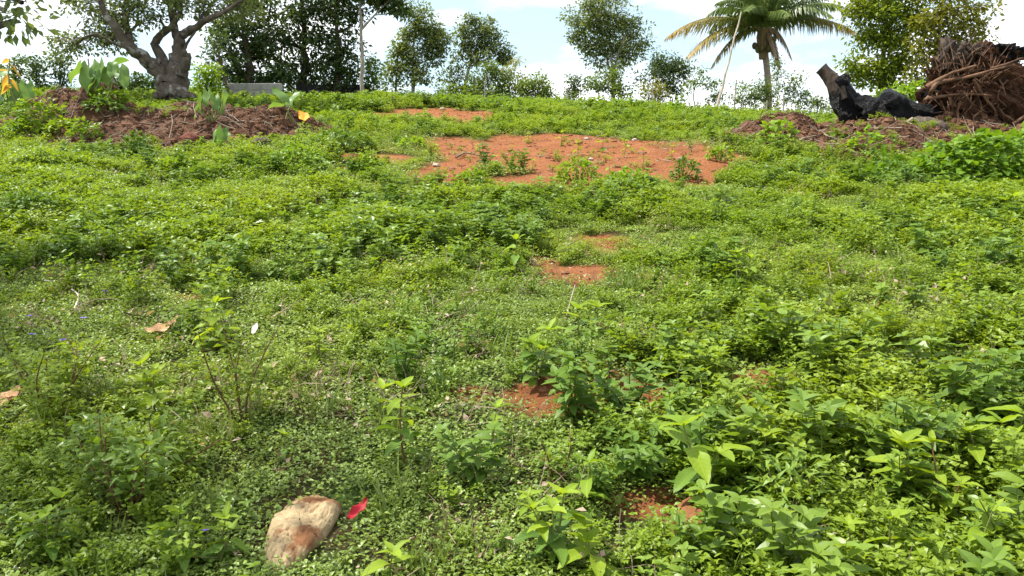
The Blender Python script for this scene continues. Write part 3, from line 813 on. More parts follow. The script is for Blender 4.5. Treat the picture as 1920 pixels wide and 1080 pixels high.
tree('bush', 'small dark rounded bush beside the tall slim tree', 25.5, [(692, 180), (692, 150)], 0.04, [(692, 130, 20, 26), (700, 155, 20, 18)], 0.12, 'tree_mid', seed=25, dens=0.8, cat='bush')
tree('bush', 'small bright green bush between the gnarled tree and the grey wall', 22, [(388, 175), (386, 150)], 0.05,
     [(382, 140, 22, 18), (396, 155, 20, 18), (372, 160, 16, 14), (400, 130, 12, 14)], 0.10, 'bush', seed=26, dens=0.9, cl=0.17, cat='bush')
tree('young_tree', 'thin young tree beside the left end of the block wall', 22.5, [(428, 178), (422, 150), (412, 110), (405, 80)], 0.07,
     [(405, 85, 14, 18), (412, 62, 14, 16), (400, 105, 12, 12)], 0.11, 'tree_dark', seed=27, dens=0.6)
# airy trees along the crest
tree('crest_tree', 'airy tree with pale thin trunks nearest the shady grove', 30, [(774, 190), (774, 130), (777, 70), (780, 40)], 0.085,
     [(782, 25, 28, 16), (800, 50, 34, 24), (765, 62, 22, 18), (822, 68, 24, 24), (755, 98, 34, 22), (805, 92, 28, 22), (745, 128, 24, 18), (775, 118, 26, 20), (815, 110, 14, 12), (790, 142, 26, 16), (735, 148, 18, 16)],
     0.135, 'tree_grey', 'bark_pale', seed=31, dens=0.95, cl=0.33, per=62, group='airy trees along the crest', limbs=([(742, 170, .3, .04), (744, 120, .3, .03), (748, 95, .3, .02)],))
tree('crest_tree', 'leaning airy tree behind the weeds with a separate leafy side branch', 31, [(868, 195), (874, 150), (885, 110), (895, 80), (898, 50)], 0.08,
     [(892, 45, 28, 18), (878, 65, 22, 20), (915, 62, 26, 20), (905, 85, 30, 18), (932, 100, 26, 18), (880, 88, 14, 14), (862, 104, 16, 9), (856, 124, 18, 10), (848, 140, 14, 12), (900, 110, 24, 14), (862, 160, 20, 16), (945, 112, 12, 10)],
     0.13, 'tree_grey', 'bark_pale', seed=32, dens=0.95, cl=0.33, per=62, group='airy trees along the crest')
tree('shrub', 'bushy mid green shrub below the leaning airy tree', 29, [(918, 205), (920, 170)], 0.05,
     [(905, 148, 30, 22), (925, 130, 24, 16), (945, 160, 28, 26), (890, 170, 22, 18), (925, 175, 34, 18)], 0.115, 'tree_mid', 'bark_pale', seed=33, dens=0.85, cat='shrub')
tree('shrub', 'spindly reddish topped shrub between the two rounded shrubs', 29.5, [(965, 205), (966, 150)], 0.035,
     [(968, 120, 20, 14), (960, 140, 22, 16), (975, 165, 24, 22)], 0.10, 'tree_olive', 'bark_pale', seed=34, dens=0.5, cat='shrub')
tree('shrub', 'rounded shrub at the gap of open sky on the crest', 28.5, [(1008, 205), (1008, 175)], 0.045,
     [(1010, 152, 26, 18), (1000, 175, 32, 22), (1025, 172, 16, 20), (985, 165, 20, 16)], 0.11, 'tree_mid', 'bark_pale', seed=35, dens=0.9, cat='shrub')
tree('crest_tree', 'tallest round-crowned tree standing alone against the sky in the middle', 31, [(1150, 205), (1150, 150), (1146, 100), (1140, 40)], 0.095,
     [(1130, 22, 38, 22), (1095, 48, 32, 20), (1165, 38, 32, 24), (1130, 58, 34, 20), (1185, 72, 28, 22), (1088, 70, 26, 14), (1108, 92, 30, 18), (1150, 88, 34, 22), (1190, 98, 18, 14), (1115, 112, 18, 12), (1165, 115, 24, 14), (1075, 35, 14, 10), (1150, -8, 30, 14), (1110, 5, 22, 12), (1200, 85, 12, 10)],
     0.125, 'tree_grey', 'bark_pale', seed=36, dens=0.95, cl=0.33, per=62, group='airy trees along the crest', limbs=([(1148, 150, 0, .05), (1138, 110, .2, .035), (1128, 60, .3, .02)], [(1149, 140, 0, .045), (1160, 95, -.2, .03), (1175, 60, -.3, .018)]))
tree('shrub', 'dense shrub crowding the foot of the tallest round-crowned tree', 30, [(1148, 210), (1150, 165)], 0.05,
     [(1150, 142, 34, 18), (1130, 160, 28, 18), (1160, 168, 26, 20), (1112, 155, 18, 12)], 0.115, 'tree_mid', 'bark_pale', seed=37, dens=0.8, cat='shrub')
tree('shrub', 'narrow dark shrub left of the tallest round-crowned tree', 30, [(1078, 205), (1078, 170)], 0.035,
     [(1076, 150, 15, 12), (1078, 172, 18, 20), (1068, 182, 12, 14)], 0.11, 'tree_dark', 'bark_dark', seed=38, dens=0.9, cat='shrub')
tree('crest_tree', 'dark rounded small tree on the crest left of the leaning pole', 30, [(1226, 215), (1228, 170), (1238, 135)], 0.06,
     [(1242, 112, 30, 16), (1225, 130, 20, 16), (1265, 128, 26, 20), (1245, 140, 30, 20), (1278, 145, 12, 12), (1255, 165, 24, 18), (1210, 145, 10, 10)], 0.115, 'tree_dark', 'bark_pale', seed=39, dens=0.95, cl=0.33, per=62, group='airy trees along the crest')
tree('shrub', 'yellowish shrub in front of the dark rounded small tree', 29, [(1224, 215), (1224, 185)], 0.035,
     [(1224, 162, 24, 16), (1215, 182, 20, 18), (1238, 180, 18, 18)], 0.10, 'tree_olive', 'bark_pale', seed=40, dens=0.7, cat='shrub')
tree('young_tree', 'sparse young tree just left of the foot of the leaning pole', 29, [(1306, 215), (1300, 185), (1302, 150)], 0.035,
     [(1304, 150, 18, 12), (1310, 135, 9, 9), (1294, 165, 12, 8), (1335, 158, 16, 12), (1345, 178, 12, 14), (1330, 185, 10, 10)], 0.11, 'tree_mid', 'bark_pale', seed=41, dens=0.6, cl=0.18)
for lab, u, bl, m_, sd in (
        ('low leafy shrub left of the palm trunk', 1398, [(1396, 165, 22, 12), (1388, 182, 24, 14), (1412, 180, 20, 14)], 'tree_mid', 42),
        ('green shrub crowding the base of the palm trunk', 1432, [(1430, 162, 20, 14), (1438, 182, 26, 14), (1420, 175, 14, 12)], 'tree_mid', 43),
        ('thin climbing shrub right against the palm trunk', 1458, [(1456, 122, 12, 14), (1460, 145, 14, 14), (1455, 168, 14, 16)], 'tree_grey', 44),
        ('loose pale shrub between the palm and the charred log', 1492, [(1494, 146, 20, 10), (1482, 165, 22, 14), (1500, 182, 26, 14), (1470, 185, 16, 12)], 'tree_mid', 45),
        ('low shrub behind the burnt end of the charred log', 1532, [(1530, 190, 22, 10), (1550, 195, 18, 9), (1518, 197, 16, 8)], 'tree_grey', 46)):
    tree('shrub', lab, 29.5, [(u, 212), (u, 185)], 0.03, bl, 0.10, m_, 'bark_pale', seed=sd, dens=0.75, cat='shrub')
tree('broadleaf_tree', 'bright yellow-green leafy tree between the palm and the root plate', 21, [(1655, 215), (1656, 150), (1660, 80), (1662, 10)], 0.11,
     [(1610, 20, 34, 24), (1655, 30, 44, 28), (1690, 5, 50, 30), (1630, 70, 36, 24), (1680, 70, 44, 28), (1605, 118, 30, 16), (1640, 118, 36, 22), (1595, 138, 22, 12), (1690, 118, 36, 26), (1625, 150, 30, 14), (1670, 152, 40, 18), (1720, 35, 30, 26), (1640, -30, 50, 30), (1710, -40, 50, 30)],
     0.125, 'tree_bright', 'bark', seed=51, dens=1.5, cl=0.26, per=26)
tree('broadleaf_tree', 'olive-tinged leafy tree rising behind the root plate', 20, [(1748, 215), (1745, 150), (1755, 90), (1765, 30)], 0.10,
     [(1745, 40, 40, 24), (1790, 25, 40, 24), (1735, 80, 34, 22), (1780, 65, 40, 24), (1825, 50, 24, 22), (1730, 118, 28, 20), (1815, 85, 28, 18), (1848, 68, 14, 16), (1862, 14, 12, 8), (1775, -20, 60, 30), (1760, 105, 30, 18), (1830, 10, 18, 12), (1715, 145, 22, 16)],
     0.115, 'tree_olive', 'bark', seed=52, dens=1.35, cl=0.25, per=26)
tree('shrub', 'pale soft-leaved shrub growing behind the charred log', 15.5, [(1700, 225), (1700, 200)], 0.03,
     [(1690, 175, 28, 10), (1720, 168, 22, 10), (1660, 182, 22, 8), (1740, 178, 16, 12)], 0.13, 'bush', 'bark_pale', seed=53, dens=0.8, cl=0.14, cat='shrub')
tree('shrub', 'leafy shrub at the picture edge behind the root plate', 17, [(1912, 220), (1912, 170)], 0.03, [(1912, 150, 16, 14), (1925, 140, 18, 16), (1935, 180, 24, 20)], 0.11, 'bush', seed=54, dens=0.8, cat='shrub')
# tall shade tree beside the camera: only its twig tips reach into the picture, its crown dapples the near left
tree('shade_tree', 'overhanging tree whose thin twig tips reach into the upper left corner', 5.6, [(-700, 500), (-690, 200), (-640, -100), (-560, -300)], 0.17,
     [(32, 38, 24, 14), (42, 5, 28, 10), (12, 22, 18, 12), (40, -40, 60, 30)],
     0.075, 'tree_grey', 'bark', seed=61, dens=0.30, cl=0.19, per=18,
     world_blobs=[(-4.2, 3.0, 5.2, 0.9, 0.6), (-3.6, 2.3, 5.0, 0.8, 0.5), (-4.4, 1.8, 5.6, 0.9, 0.6), (-5.2, 4.2, 5.6, 0.7, 0.5), (-6.3, 5.6, 6.2, 0.9, 0.6), (-4.9, 5.0, 4.2, 0.45, 0.3), (-7.0, 4.8, 5.6, 0.9, 0.6), (-3.4, 3.2, 5.4, 0.6, 0.4)])
g9 = np.random.default_rng(90)
hedge_units = []
for k, (u, w, v0, lab) in enumerate(((-15, 30, 112, 'leftmost dark clipped hedge bush at the field edge'), (28, 26, 106, 'dark clipped hedge bush behind the orange-tipped plant'), (68, 26, 104, 'dark hedge bush third from the picture edge'),
                                     (112, 26, 102, 'tallest dark hedge bush left of the big-leaved taro'), (225, 20, 138, 'low dark hedge bush just right of the big-leaved taro'), (258, 22, 140, 'low dark hedge bush midway from taro to gnarled trunk'), (288, 18, 142, 'low dark hedge bush touching the gnarled trunk'))):
    vb = 165
    tree('hedge_bush', lab, 23 - 0.1 * k, [(u, vb), (u, v0 + 20)], 0.05, [(u, v0 + 12, w, 12), (u, v0 + 30, w * 0.7, 16), (u + 4, vb - 8, w * 0.75, 16)], 0.10, 'hedge', seed=90 + k, dens=0.85, cl=0.18, cat='hedge bush', group='dark hedge along the far field edge')

# coconut palm
def palm():
    d = 32.0; s = px(d)
    top = W(1432, 70, d); bx = W(1442, 190, d)[0]
    base = np.array([bx, d, float(H(bx, d))])
    root = empty('coconut_palm', base, 'coconut palm with long drooping fronds, some yellowing, on the crest', 'palm')
    t = np.linspace(0, 1, 40)[:, None]
    line = (base - [0, 0, .2]) * (1 - t) + (top + [0, 0, -0.1]) * t + np.array([0.10, 0, 0]) * np.sin(np.pi * t)
    b = MB(); rad = np.interp(t[:, 0], [0, .06, .2, 1], [.24, .17, .13, .115]) * (1 + 0.05 * np.sin(np.arange(40) * 2.1))
    b.tube(line, rad, 12, bump=0.08, seed=3)
    b.build('trunk', M['palm_trunk'], root, True, origin=base)
    b = MB()
    q = np.linspace(0, 1, 10)[:, None]
    b.tube(top + (q - 0.55) * np.array([0.05, 0, 1.5]), np.interp(q[:, 0], [0, .4, .8, 1], [.14, .22, .26, .1]), 9, bump=0.45, seed=8)
    b.build('crown_shaft', M['sheath'], root, origin=base)
    g = np.random.default_rng(5)
    def frond(tip_u, tip_v, rise, dy, kind, sag=0.0):
        tip = W(tip_u, tip_v, d + dy); st = top + np.array([0, 0, 0.15]) + g.normal(0, .06, 3)
        n = 26; t = np.linspace(0, 1, n)[:, None]
        mid = (st + tip) / 2 + np.array([0, 0, rise])
        sp = st * (1 - t) ** 2 + 2 * mid * t * (1 - t) + tip * t ** 2
        L = np.linalg.norm(np.diff(sp, axis=0), axis=1).sum()
        fb = MB(); fb.tube(sp, np.linspace(.045, .008, n), 4, 0.8, t=0.3 if kind != 'frond' else 0.0)
        m_ = 95; tq = np.linspace(0.13, 0.995, m_)
        pos = np.stack([np.interp(tq, t[:, 0], sp[:, k]) for k in range(3)], -1)
        tan = unit(np.stack([np.interp(tq, t[:, 0], np.gradient(sp[:, k])) for k in range(3)], -1))
        side = unit(np.cross(tan, np.array([0, 0, 1.0]) + 1e-3))
        tipf = np.clip((tq - 0.35) / 0.6, 0, 1) if kind != 'frond' else np.clip((tq - .8) * 2, 0, 1) * 0.4
        for sgn in (-1, 1):
            ln = L * 0.26 * np.sin(np.pi * np.clip(0.16 + 0.8 * tq, 0, 1)) ** 0.7 * g.uniform(.8, 1.12, m_)
            hang = g.uniform(0.5, 1.2, m_) + sag
            d0 = unit(side * sgn + tan * 0.75 + np.array([0, 0, -0.15]) + g.normal(0, .1, (m_, 3)))
            p1 = pos + d0 * ln[:, None] * 0.5 + np.array([0, 0, -1]) * (ln * 0.10 * hang)[:, None]
            p2 = p1 + unit(d0 * 0.6 + np.array([0, 0, -1.0]) * hang[:, None]) * ln[:, None] * 0.5
            w = tan * 0.026
            v = np.stack([pos - w, pos + w, p1 + w * .9, p1 - w * .9, p2], 1)
            o5 = (np.arange(m_) * 5)[:, None]
            f = np.vstack([o5 + [0, 1, 2], o5 + [0, 2, 3], o5 + [3, 2, 4]])
            fb.add(v.reshape(-1, 3), f, np.repeat(g.uniform(0, 1, m_), 5), np.repeat(tipf, 5))
        fb.build('frond', M[kind], root, origin=base)
    for a in ((1250, 70, 1.35, -.6, 'frond_yellow'), (1288, 108, 1.3, -1.2, 'frond_yellow'), (1334, 126, 1.15, -.5, 'frond_yellow'), (1322, 32, 1.3, .6, 'frond'), (1345, 5, 1.1, -1.4, 'frond'), (1350, -45, 0.7, 0.2, 'frond'),
              (1395, -85, 0.4, -.4, 'frond'), (1440, -100, 0.3, .6, 'frond'), (1490, -80, .5, -.8, 'frond'), (1545, -35, .8, .4, 'frond'), (1580, 12, 1.0, -.6, 'frond'), (1602, 60, 1.05, .3, 'frond_yellow'),
              (1540, 40, 1.0, 1.8, 'frond'), (1365, -20, .9, 1.2, 'frond'), (1415, -110, .3, .9, 'frond'), (1470, -115, .3, -.6, 'frond'), (1520, -60, .7, -1.2, 'frond'), (1565, -12, .9, 1.0, 'frond'), (1380, -60, .6, -1.0, 'frond'), (1560, 30, 1.2, -1.5, 'frond'), (1330, 60, 1.3, 1.5, 'frond'), (1370, 60, 1.2, 2.6, 'frond'), (1480, 30, 1.0, -2.6, 'frond'), (1400, 20, 1.1, -2.4, 'frond'), (1485, 112, 1.0, -.3, 'frond_dead', .6), (1462, 130, .7, .4, 'frond_dead', .8), (1456, 108, .5, -.6, 'frond_dead', .8)):
        frond(*a)
    for u, v, dy in ((1421, 93, -.2), (1428, 90, -.3), (1442, 92, -.3), (1449, 84, -.2), (1451, 74, -.25), (1415, 86, 0)):
        c = W(u, v, d + dy); b = MB()
        th, ph = np.meshgrid(np.linspace(0, np.pi, 7), np.linspace(0, 2 * np.pi, 8, endpoint=False), indexing='ij')
        v3 = np.stack([np.sin(th) * np.cos(ph) * .11, np.sin(th) * np.sin(ph) * .11, np.cos(th) * .14], -1).reshape(-1, 3) + c
        i = np.arange(6)[:, None] * 8; j = np.arange(8)[None]
        b.add(v3, np.stack([i + j, i + (j + 1) % 8, i + 8 + (j + 1) % 8, i + 8 + j], -1).reshape(-1, 4))
        b.build('coconut', M['coconut'], root, True, origin=base)
palm()

# ------------------------------------------------------------------ poles, stakes, walls on the crest
def pole(name, label, cat, u0, v0, u1, v1, d, r0, r1, m_, group=None):
    b = MB(); p0, p1 = W(u0, v0, d), W(u1, v1, d)
    p0[2] = float(H(p0[0], d)) - 0.12
    t = np.linspace(0, 1, 10)[:, None]
    g = np.random.default_rng(int(u0))
    line = p0 * (1 - t) + p1 * t; line[1:-1] += g.normal(0, r0 * 0.35, line[1:-1].shape)
    b.tube(line, np.linspace(r0, r1, 10), 7, bump=0.15, seed=int(u0))
    org = p0 + np.array([0, 0, .12])
    return tag(b.build(name, M[m_], origin=org), label, cat, group)
pole('leaning_pole', 'long pale pole leaning up across the palm fronds', 'pole', 1338, 205, 1390, 22, 27.5, 0.055, 0.022, 'bamboo')
for u, v0, v1, d, lab in ((1222, 212, 152, 26.5, 'tall thin fence stake in front of the yellowish shrub'), (908, 200, 140, 26.5, 'tall thin fence stake in front of the mid green shrub'), (1468, 214, 176, 26.5, 'short fence stake right of the palm trunk'),
                          (1436, 212, 188, 26.3, 'stubby fence stake at the foot of the palm'), (1062, 205, 165, 26.5, 'short fence stake beside the narrow dark shrub'), (1375, 210, 150, 28, 'bare dead stick rising left of the palm'),
                          (163, 160, 110, 22, 'thin dark stick standing by the big-leaved taro'), (1040, 205, 190, 26, 'lowest fence stake at the gap of open sky')):
    pole('fence_stake', lab, 'stake', u, v0, u + (2 if u != 1375 else 6), v1, d, 0.028, 0.02, 'post', 'thin stakes along the crest')

def box_mesh(name, dx, dy, dz, m_, bev=0.008):
    b = MB(); h = np.array([dx, dy, dz]) / 2
    # bevelled box: three rings per axis end kept simple by an inset top and bottom
    rings = [(h[0] - bev, h[1] - bev, -h[2]), (h[0], h[1], -h[2] + bev), (h[0], h[1], h[2] - bev), (h[0] - bev, h[1] - bev, h[2])]
    v = np.array([[sx * a, sy * c, z] for a, c, z in rings for sx, sy in ((-1, -1), (1, -1), (1, 1), (-1, 1))])
    f = [[3, 2, 1, 0], [12, 13, 14, 15]] + [[r * 4 + k, r * 4 + (k + 1) % 4, r * 4 + 4 + (k + 1) % 4, r * 4 + 4 + k] for r in range(3) for k in range(4)]
    b.add(v, f)
    return b.mesh(name, M[m_])
def block_wall():
    d = 22.8; p = W(476, 170, d); z0 = float(H(p[0], d)) - 0.05
    root = empty('block_wall', (p[0], d, z0), 'low wall of pale grey concrete blocks under the dark trees', 'wall')
    me = box_mesh('block', 0.385, 0.15, 0.185, 'block'); core = box_mesh('mortar', 1.37, 0.12, 0.57, 'block')
    o = bpy.data.objects.new('mortar', core); COL.objects.link(o); o.parent = root; o.location = (0, 0, 0.288)
    half = box_mesh('block', 0.19, 0.15, 0.185, 'block')
    g = np.random.default_rng(3)
    for c in range(3):
        xs = [(-.5925, me), (-.1975, me), (.1975, me), (.5925, me)] if c % 2 == 0 else [(-.692, half), (-.395, me), (0, me), (.395, me), (.692, half)]
        for x, me_ in xs:
            o = bpy.data.objects.new('block', me_); COL.objects.link(o); o.parent = root
            o.location = (x + g.normal(0, .002), g.normal(0, .004), 0.1 + c * 0.195)
block_wall()
def board_fence():
    d = 25.6; a, c = W(556, 170, d), W(694, 170, d)
    p = (a + c) / 2; z0 = float(H(p[0], d)) - 0.05
    root = empty('board_fence', (p[0], d, z0), 'low dark board fence running behind the shady grove', 'fence')
    Lw = c[0] - a[0]
    for k in range(3):
        o = bpy.data.objects.new('board', box_mesh('board', Lw, 0.03, 0.20, 'dark_board', 0.004)); COL.objects.link(o); o.parent = root
        o.location = (0, 0.004 * k, 0.12 + 0.205 * k)
    for k in range(4):
        o = bpy.data.objects.new('post', box_mesh('post', 0.08, 0.08, 0.62, 'dark_board', 0.006)); COL.objects.link(o); o.parent = root
        o.location = (-Lw / 2 + 0.05 + k * (Lw - 0.1) / 3, 0.075, 0.29)
board_fence()

# undergrowth along the crest, one leafy mass under and between the trees
under = [clump_broad(470 + k, h=0.30, stems=8, L=0.050, spread=0.16, m='tree_mid') for k in range(4)]
g = np.random.default_rng(33)
uu = np.concatenate([g.uniform(690, 1060, 110), g.uniform(1060, 1360, 45), g.uniform(1360, 1600, 80), g.uniform(380, 690, 40)])
x = (uu - 960) / F_PX * 29.5; y = g.uniform(28.2, 31.5, len(uu))
scatter('undergrowth', 'leafy undergrowth below the trees along the crest', 'undergrowth', x, y, g.uniform(1.4, 3.0, len(uu)), under, 34)

def clod(seed, m='clod'):
    g = np.random.default_rng(seed); b = MB()
    th, ph = np.meshgrid(np.linspace(0.01, 3.13, 6), np.linspace(0, 6.2832, 8, endpoint=False), indexing='ij')
    v = np.stack([np.sin(th) * np.cos(ph), np.sin(th) * np.sin(ph), 0.65 * np.cos(th)], -1) * (1 + g.normal(0, .16, th.shape + (1,)))
    i = np.arange(5)[:, None] * 8; j = np.arange(8)[None]
    b.add(v.reshape(-1, 3) * 0.03, np.stack([i + j, i + 8 + j, i + 8 + (j + 1) % 8, i + (j + 1) % 8], -1).reshape(-1, 4))
    return proto(b, 'soil_clod', M[m])
clods = [clod(k) for k in range(5)]
x, y, g = field(9000, 2.0, 26.0, 35)
x, y = thin(x, y, smooth(0.1, 0.4, bareness(x, y)) * (1 - on_mound(x, y)), g)
scatter('soil_clods', 'small crumbs of red soil lying on the bare patches', 'soil crumbs', x, y, 0.25 + g.exponential(0.35, len(x)), clods, 36)
x, y, g = field(30000, 10.5, 16.5, 37)
x, y = thin(x, y, smooth(0.2, 0.6, on_mound(x, y)) * 0.5, g)
scatter('mound_clods', 'clods of brown soil crumbling over both heaps', 'soil crumbs', x, y, 0.4 + g.exponential(0.6, len(x)), [clod(20 + k, 'mound') for k in range(5)], 38)
x, y, g = field(1500, 10.5, 16.5, 39)
x, y = thin(x, y, smooth(0.2, 0.6, on_mound(x, y)) * smooth(0.0, 0.35, fbm(x * 1.1, y * 1.1, 277, 3)) * 0.6, g)
scatter('mound_weeds', 'small weeds overgrowing the two brown heaps', 'weeds', x, y, g.uniform(0.4, 0.9, len(x)), farw, 40)
# ------------------------------------------------------------------ fallen tree, root plate, logs
def curve_pts(pts, n):
    pts = np.asarray(pts, float)
    s = np.concatenate([[0], np.cumsum(np.linalg.norm(np.diff(pts, axis=0), axis=1))])
    q = np.linspace(0, s[-1], n)
    out = np.stack([np.interp(q, s, pts[:, k]) for k in range(pts.shape[1])], -1)
    for _ in range(2):
        out[1:-1] = 0.25 * out[:-2] + 0.5 * out[1:-1] + 0.25 * out[2:]
    return out

def blob(b, c, R, seed, nu=64, nv=40, amp=0.25, freq=2.2):
    th, ph = np.meshgrid(np.linspace(0.001, np.pi - 0.001, nv), np.linspace(0, 2 * np.pi, nu, endpoint=False), indexing='ij')
    n = np.stack([np.sin(th) * np.cos(ph), np.sin(th) * np.sin(ph), np.cos(th)], -1)
    k = 1 + (0.22 * amp * fbm(n[..., 0] * freq * 3.1 + n[..., 2] * 2, n[..., 1] * freq * 3.1 + n[..., 2] * 5, seed + 7, 4) if nu > 50 else 0) + amp * (fbm(n[..., 0] * freq + 5 + n[..., 2] * 1.3, n[..., 1] * freq + n[..., 2] * freq, seed, 5))
    v = np.asarray(c) + n * np.asarray(R) * k[..., None]
    i = np.arange(nv - 1)[:, None] * nu; j = np.arange(nu)[None]
    b.add(v.reshape(-1, 3), np.stack([i + j, i + nu + j, i + nu + (j + 1) % nu, i + (j + 1) % nu], -1).reshape(-1, 4))

def fallen_tree():
    d = 12.9
    base = np.array([W(1720, 230, d)[0], d, 0]); base[2] = float(H(base[0], base[1]))
    root = empty('fallen_tree', base, 'uprooted fallen tree with a charred black trunk and a torn root plate', 'fallen tree')
    g = np.random.default_rng(77)
    def tb(name, m_, pts, n, sides=12, bump=0.25, seed=1, sm=True):
        q = curve_pts([list(W(u, v, d + dd)) + [r * px(d)] for u, v, dd, r in pts], n)
        b = MB(); b.tube(q[:, :3], q[:, 3], sides, bump=bump, seed=seed)
        return b.build(name, M[m_], root, sm, origin=base)
    tb('charred_trunk', 'char', [(1565, 150, -.2, 15), (1572, 170, -.2, 21), (1580, 192, -.2, 28), (1598, 212, -.2, 31), (1622, 216, -.2, 27), (1645, 214, -.15, 27), (1668, 210, -.1, 31), (1695, 212, 0, 26), (1722, 212, .05, 17), (1750, 210, .1, 15), (1775, 212, .2, 16)], 90, 26, 0.55, 5)
    o = tb('broken_neck', 'stub', [(1578, 188, -.30, 12), (1570, 168, -.28, 13), (1560, 150, -.24, 12), (1549, 136, -.2, 11.5), (1540, 127, -.18, 12)], 34, 18, 0.4, 9)
    tag(o, 'brown unburnt splintered end of the charred trunk')
    tb('charred_knob', 'char', [(1570, 160, -.34, 10), (1580, 152, -.32, 11), (1584, 143, -.3, 8), (1585, 138, -.3, 3)], 20, 12, 0.7, 12)
    tb('charred_knob', 'char', [(1612, 205, -.42, 8), (1618, 198, -.45, 18), (1628, 205, -.46, 20), (1634, 214, -.42, 10)], 26, 16, 0.6, 14)
    tb('charred_knob', 'char', [(1650, 196, -.2, 10), (1665, 190, -.25, 20), (1684, 194, -.22, 16), (1700, 202, -.18, 8)], 26, 16, 0.55, 15)
    # root plate: clods, then roots
    b = MB(); s = px(d)
    blob(b, W(1828, 172, d + .35), np.array([80, 58, 62]) * s, 61, 180, 110, 0.75, 3.2)
    blob(b, W(1870, 200, d + .40), np.array([58, 50, 52]) * s, 63, 140, 80, 0.8, 3.4)
    blob(b, W(1790, 205, d + .25), np.array([48, 42, 36]) * s, 65, 120, 70, 0.8, 3.4)
    blob(b, W(1842, 122, d + .35), np.array([62, 44, 30]) * s, 66, 120, 70, 0.85, 3.4)
    plate = b.build('root_plate', M['root_soil'], root, origin=base)
    for u, v, r, nm, m_, seedk in ((1785, 108, (26, 22, 26), 'splintered_chunk', 'stub', 74), (1826, 106, (34, 24, 16), 'splintered_chunk', 'stub', 75), (1878, 104, (30, 24, 17), 'charred_chunk', 'char', 71), (1858, 112, (22, 20, 12), 'charred_chunk', 'char', 72), (1752, 178, (18, 15, 11), 'charred_chunk', 'char', 73)):
        b = MB(); blob(b, W(u, v, d + .15), np.array(r) * s, seedk, 40, 26, 0.9, 3.0); b.build(nm, M[m_], root, origin=base)
    for pts, r0, m_ in (([(1776, 130), (1772, 104), (1768, 84), (1764, 70)], 13, 'stub'), ([(1768, 112), (1774, 92), (1786, 80), (1796, 76)], 8, 'stub'), ([(1800, 118), (1806, 98), (1818, 78), (1828, 58)], 4, 'stub'),
                        ([(1806, 114), (1816, 96), (1822, 82), (1818, 64)], 3, 'stub'), ([(1790, 112), (1800, 104), (1832, 106), (1850, 112)], 9, 'stub'), ([(1795, 112), (1808, 100), (1800, 84), (1810, 72)], 3, 'stub'),
                        ([(1815, 112), (1826, 98), (1840, 88), (1846, 78)], 2.6, 'stub'),
                        ([(1745, 160), (1775, 150), (1815, 146), (1860, 132), (1905, 122)], 6, 'root'), ([(1738, 165), (1760, 150), (1790, 135), (1830, 122)], 7, 'root'), ([(1828, 150), (1838, 172), (1850, 190), (1866, 205), (1868, 222), (1852, 242)], 4.5, 'root'),
                        ([(1890, 150), (1875, 165), (1870, 185), (1888, 200)], 4, 'root'), ([(1760, 150), (1748, 168), (1742, 180), (1735, 190)], 8, 'root'), ([(1860, 128), (1890, 118), (1915, 108), (1940, 112)], 4, 'root'),
                        ([(1885, 215), (1900, 225), (1905, 240), (1910, 252)], 3.5, 'root'), ([(1775, 212), (1785, 225), (1800, 228), (1820, 232)], 5, 'root'), ([(1740, 185), (1780, 178), (1820, 176), (1860, 180)], 5, 'root'),
                        ([(1900, 235), (1915, 222), (1930, 212)], 6, 'root'), ([(1800, 190), (1796, 210), (1798, 228), (1795, 245)], 4, 'root'), ([(1840, 205), (1825, 220), (1826, 240)], 3.5, 'root'), ([(1870, 140), (1882, 160), (1886, 182), (1880, 200)], 3, 'root')):
        dd = g.uniform(-.34, -.22)
        n = len(pts)
        q = curve_pts([list(W(u + g.normal(0, 1), v + g.normal(0, 1), d + (dd if m_ == 'root' else 0.1) + g.normal(0, .05))) + [r0 * (0.62 if m_ == 'root' else 0.9) * s * (1 - (0.55 if m_ == 'root' else 0.8) * k / (n - 1))] for k, (u, v) in enumerate(pts)], 22)
        b = MB(); b.tube(q[:, :3], q[:, 3], 9, bump=0.5 if m_ == 'root' else 0.9, seed=int(g.integers(1, 99)))
        b.build('root' if m_ == 'root' else 'broken_stub', M[m_], plate, True, origin=base)
    b = MB()
    for k in range(240):
        a, e = g.uniform(0, 2 * np.pi), g.uniform(-1, 1)
        u, v = 1828 + 86 * np.cos(a) * np.sqrt(abs(g.uniform())), 178 + 62 * e
        L = g.uniform(14, 62)
        an = g.normal(np.pi / 2 * np.sign(e + .2), 1.1)
        p0 = np.array([u, v]); p1 = p0 + L * np.array([np.cos(an), np.sin(an)])
        bulge = -0.42 * np.sqrt(max(0, 1 - ((u - 1828) / 98) ** 2 - ((v - 178) / 80) ** 2))
        q = curve_pts([W(*(p0), d + .25 + bulge), W(*((p0 + p1) / 2 + g.normal(0, 5, 2)), d + .15 + bulge - g.uniform(0, .12)), W(*p1, d + .30 + bulge)], 7)
        b.tube(q, np.linspace(g.uniform(0.5, 1.0) ** 2 * 1.5 * s, 0.25 * s, 7), 4, cap=False)
    for k in range(90):                                  # broken ends sticking out all round the plate
        a = g.uniform(0, 2 * np.pi); rr = g.uniform(.75, 1.0)
        u, v = 1828 + 84 * np.cos(a) * rr, 168 - 66 * np.sin(a) * rr
        L = g.uniform(12, 44); an = a + g.normal(0, .5)
        q = curve_pts([W(u, v, d + .2), W(u + .5 * L * np.cos(an) + g.normal(0, 3), v - .5 * L * np.sin(an) + g.normal(0, 3), d + g.uniform(-.15, .3)), W(u + L * np.cos(an), v - L * np.sin(an) + g.uniform(0, 8), d + g.uniform(-.3, .3))], 7)
        b.tube(q, np.linspace(g.uniform(.8, 2.6) * s, 0.35 * s, 7), 5, cap=False)
    tag(b.build('root_fibres', M['root'], plate, origin=base), kind='stuff')
fallen_tree()

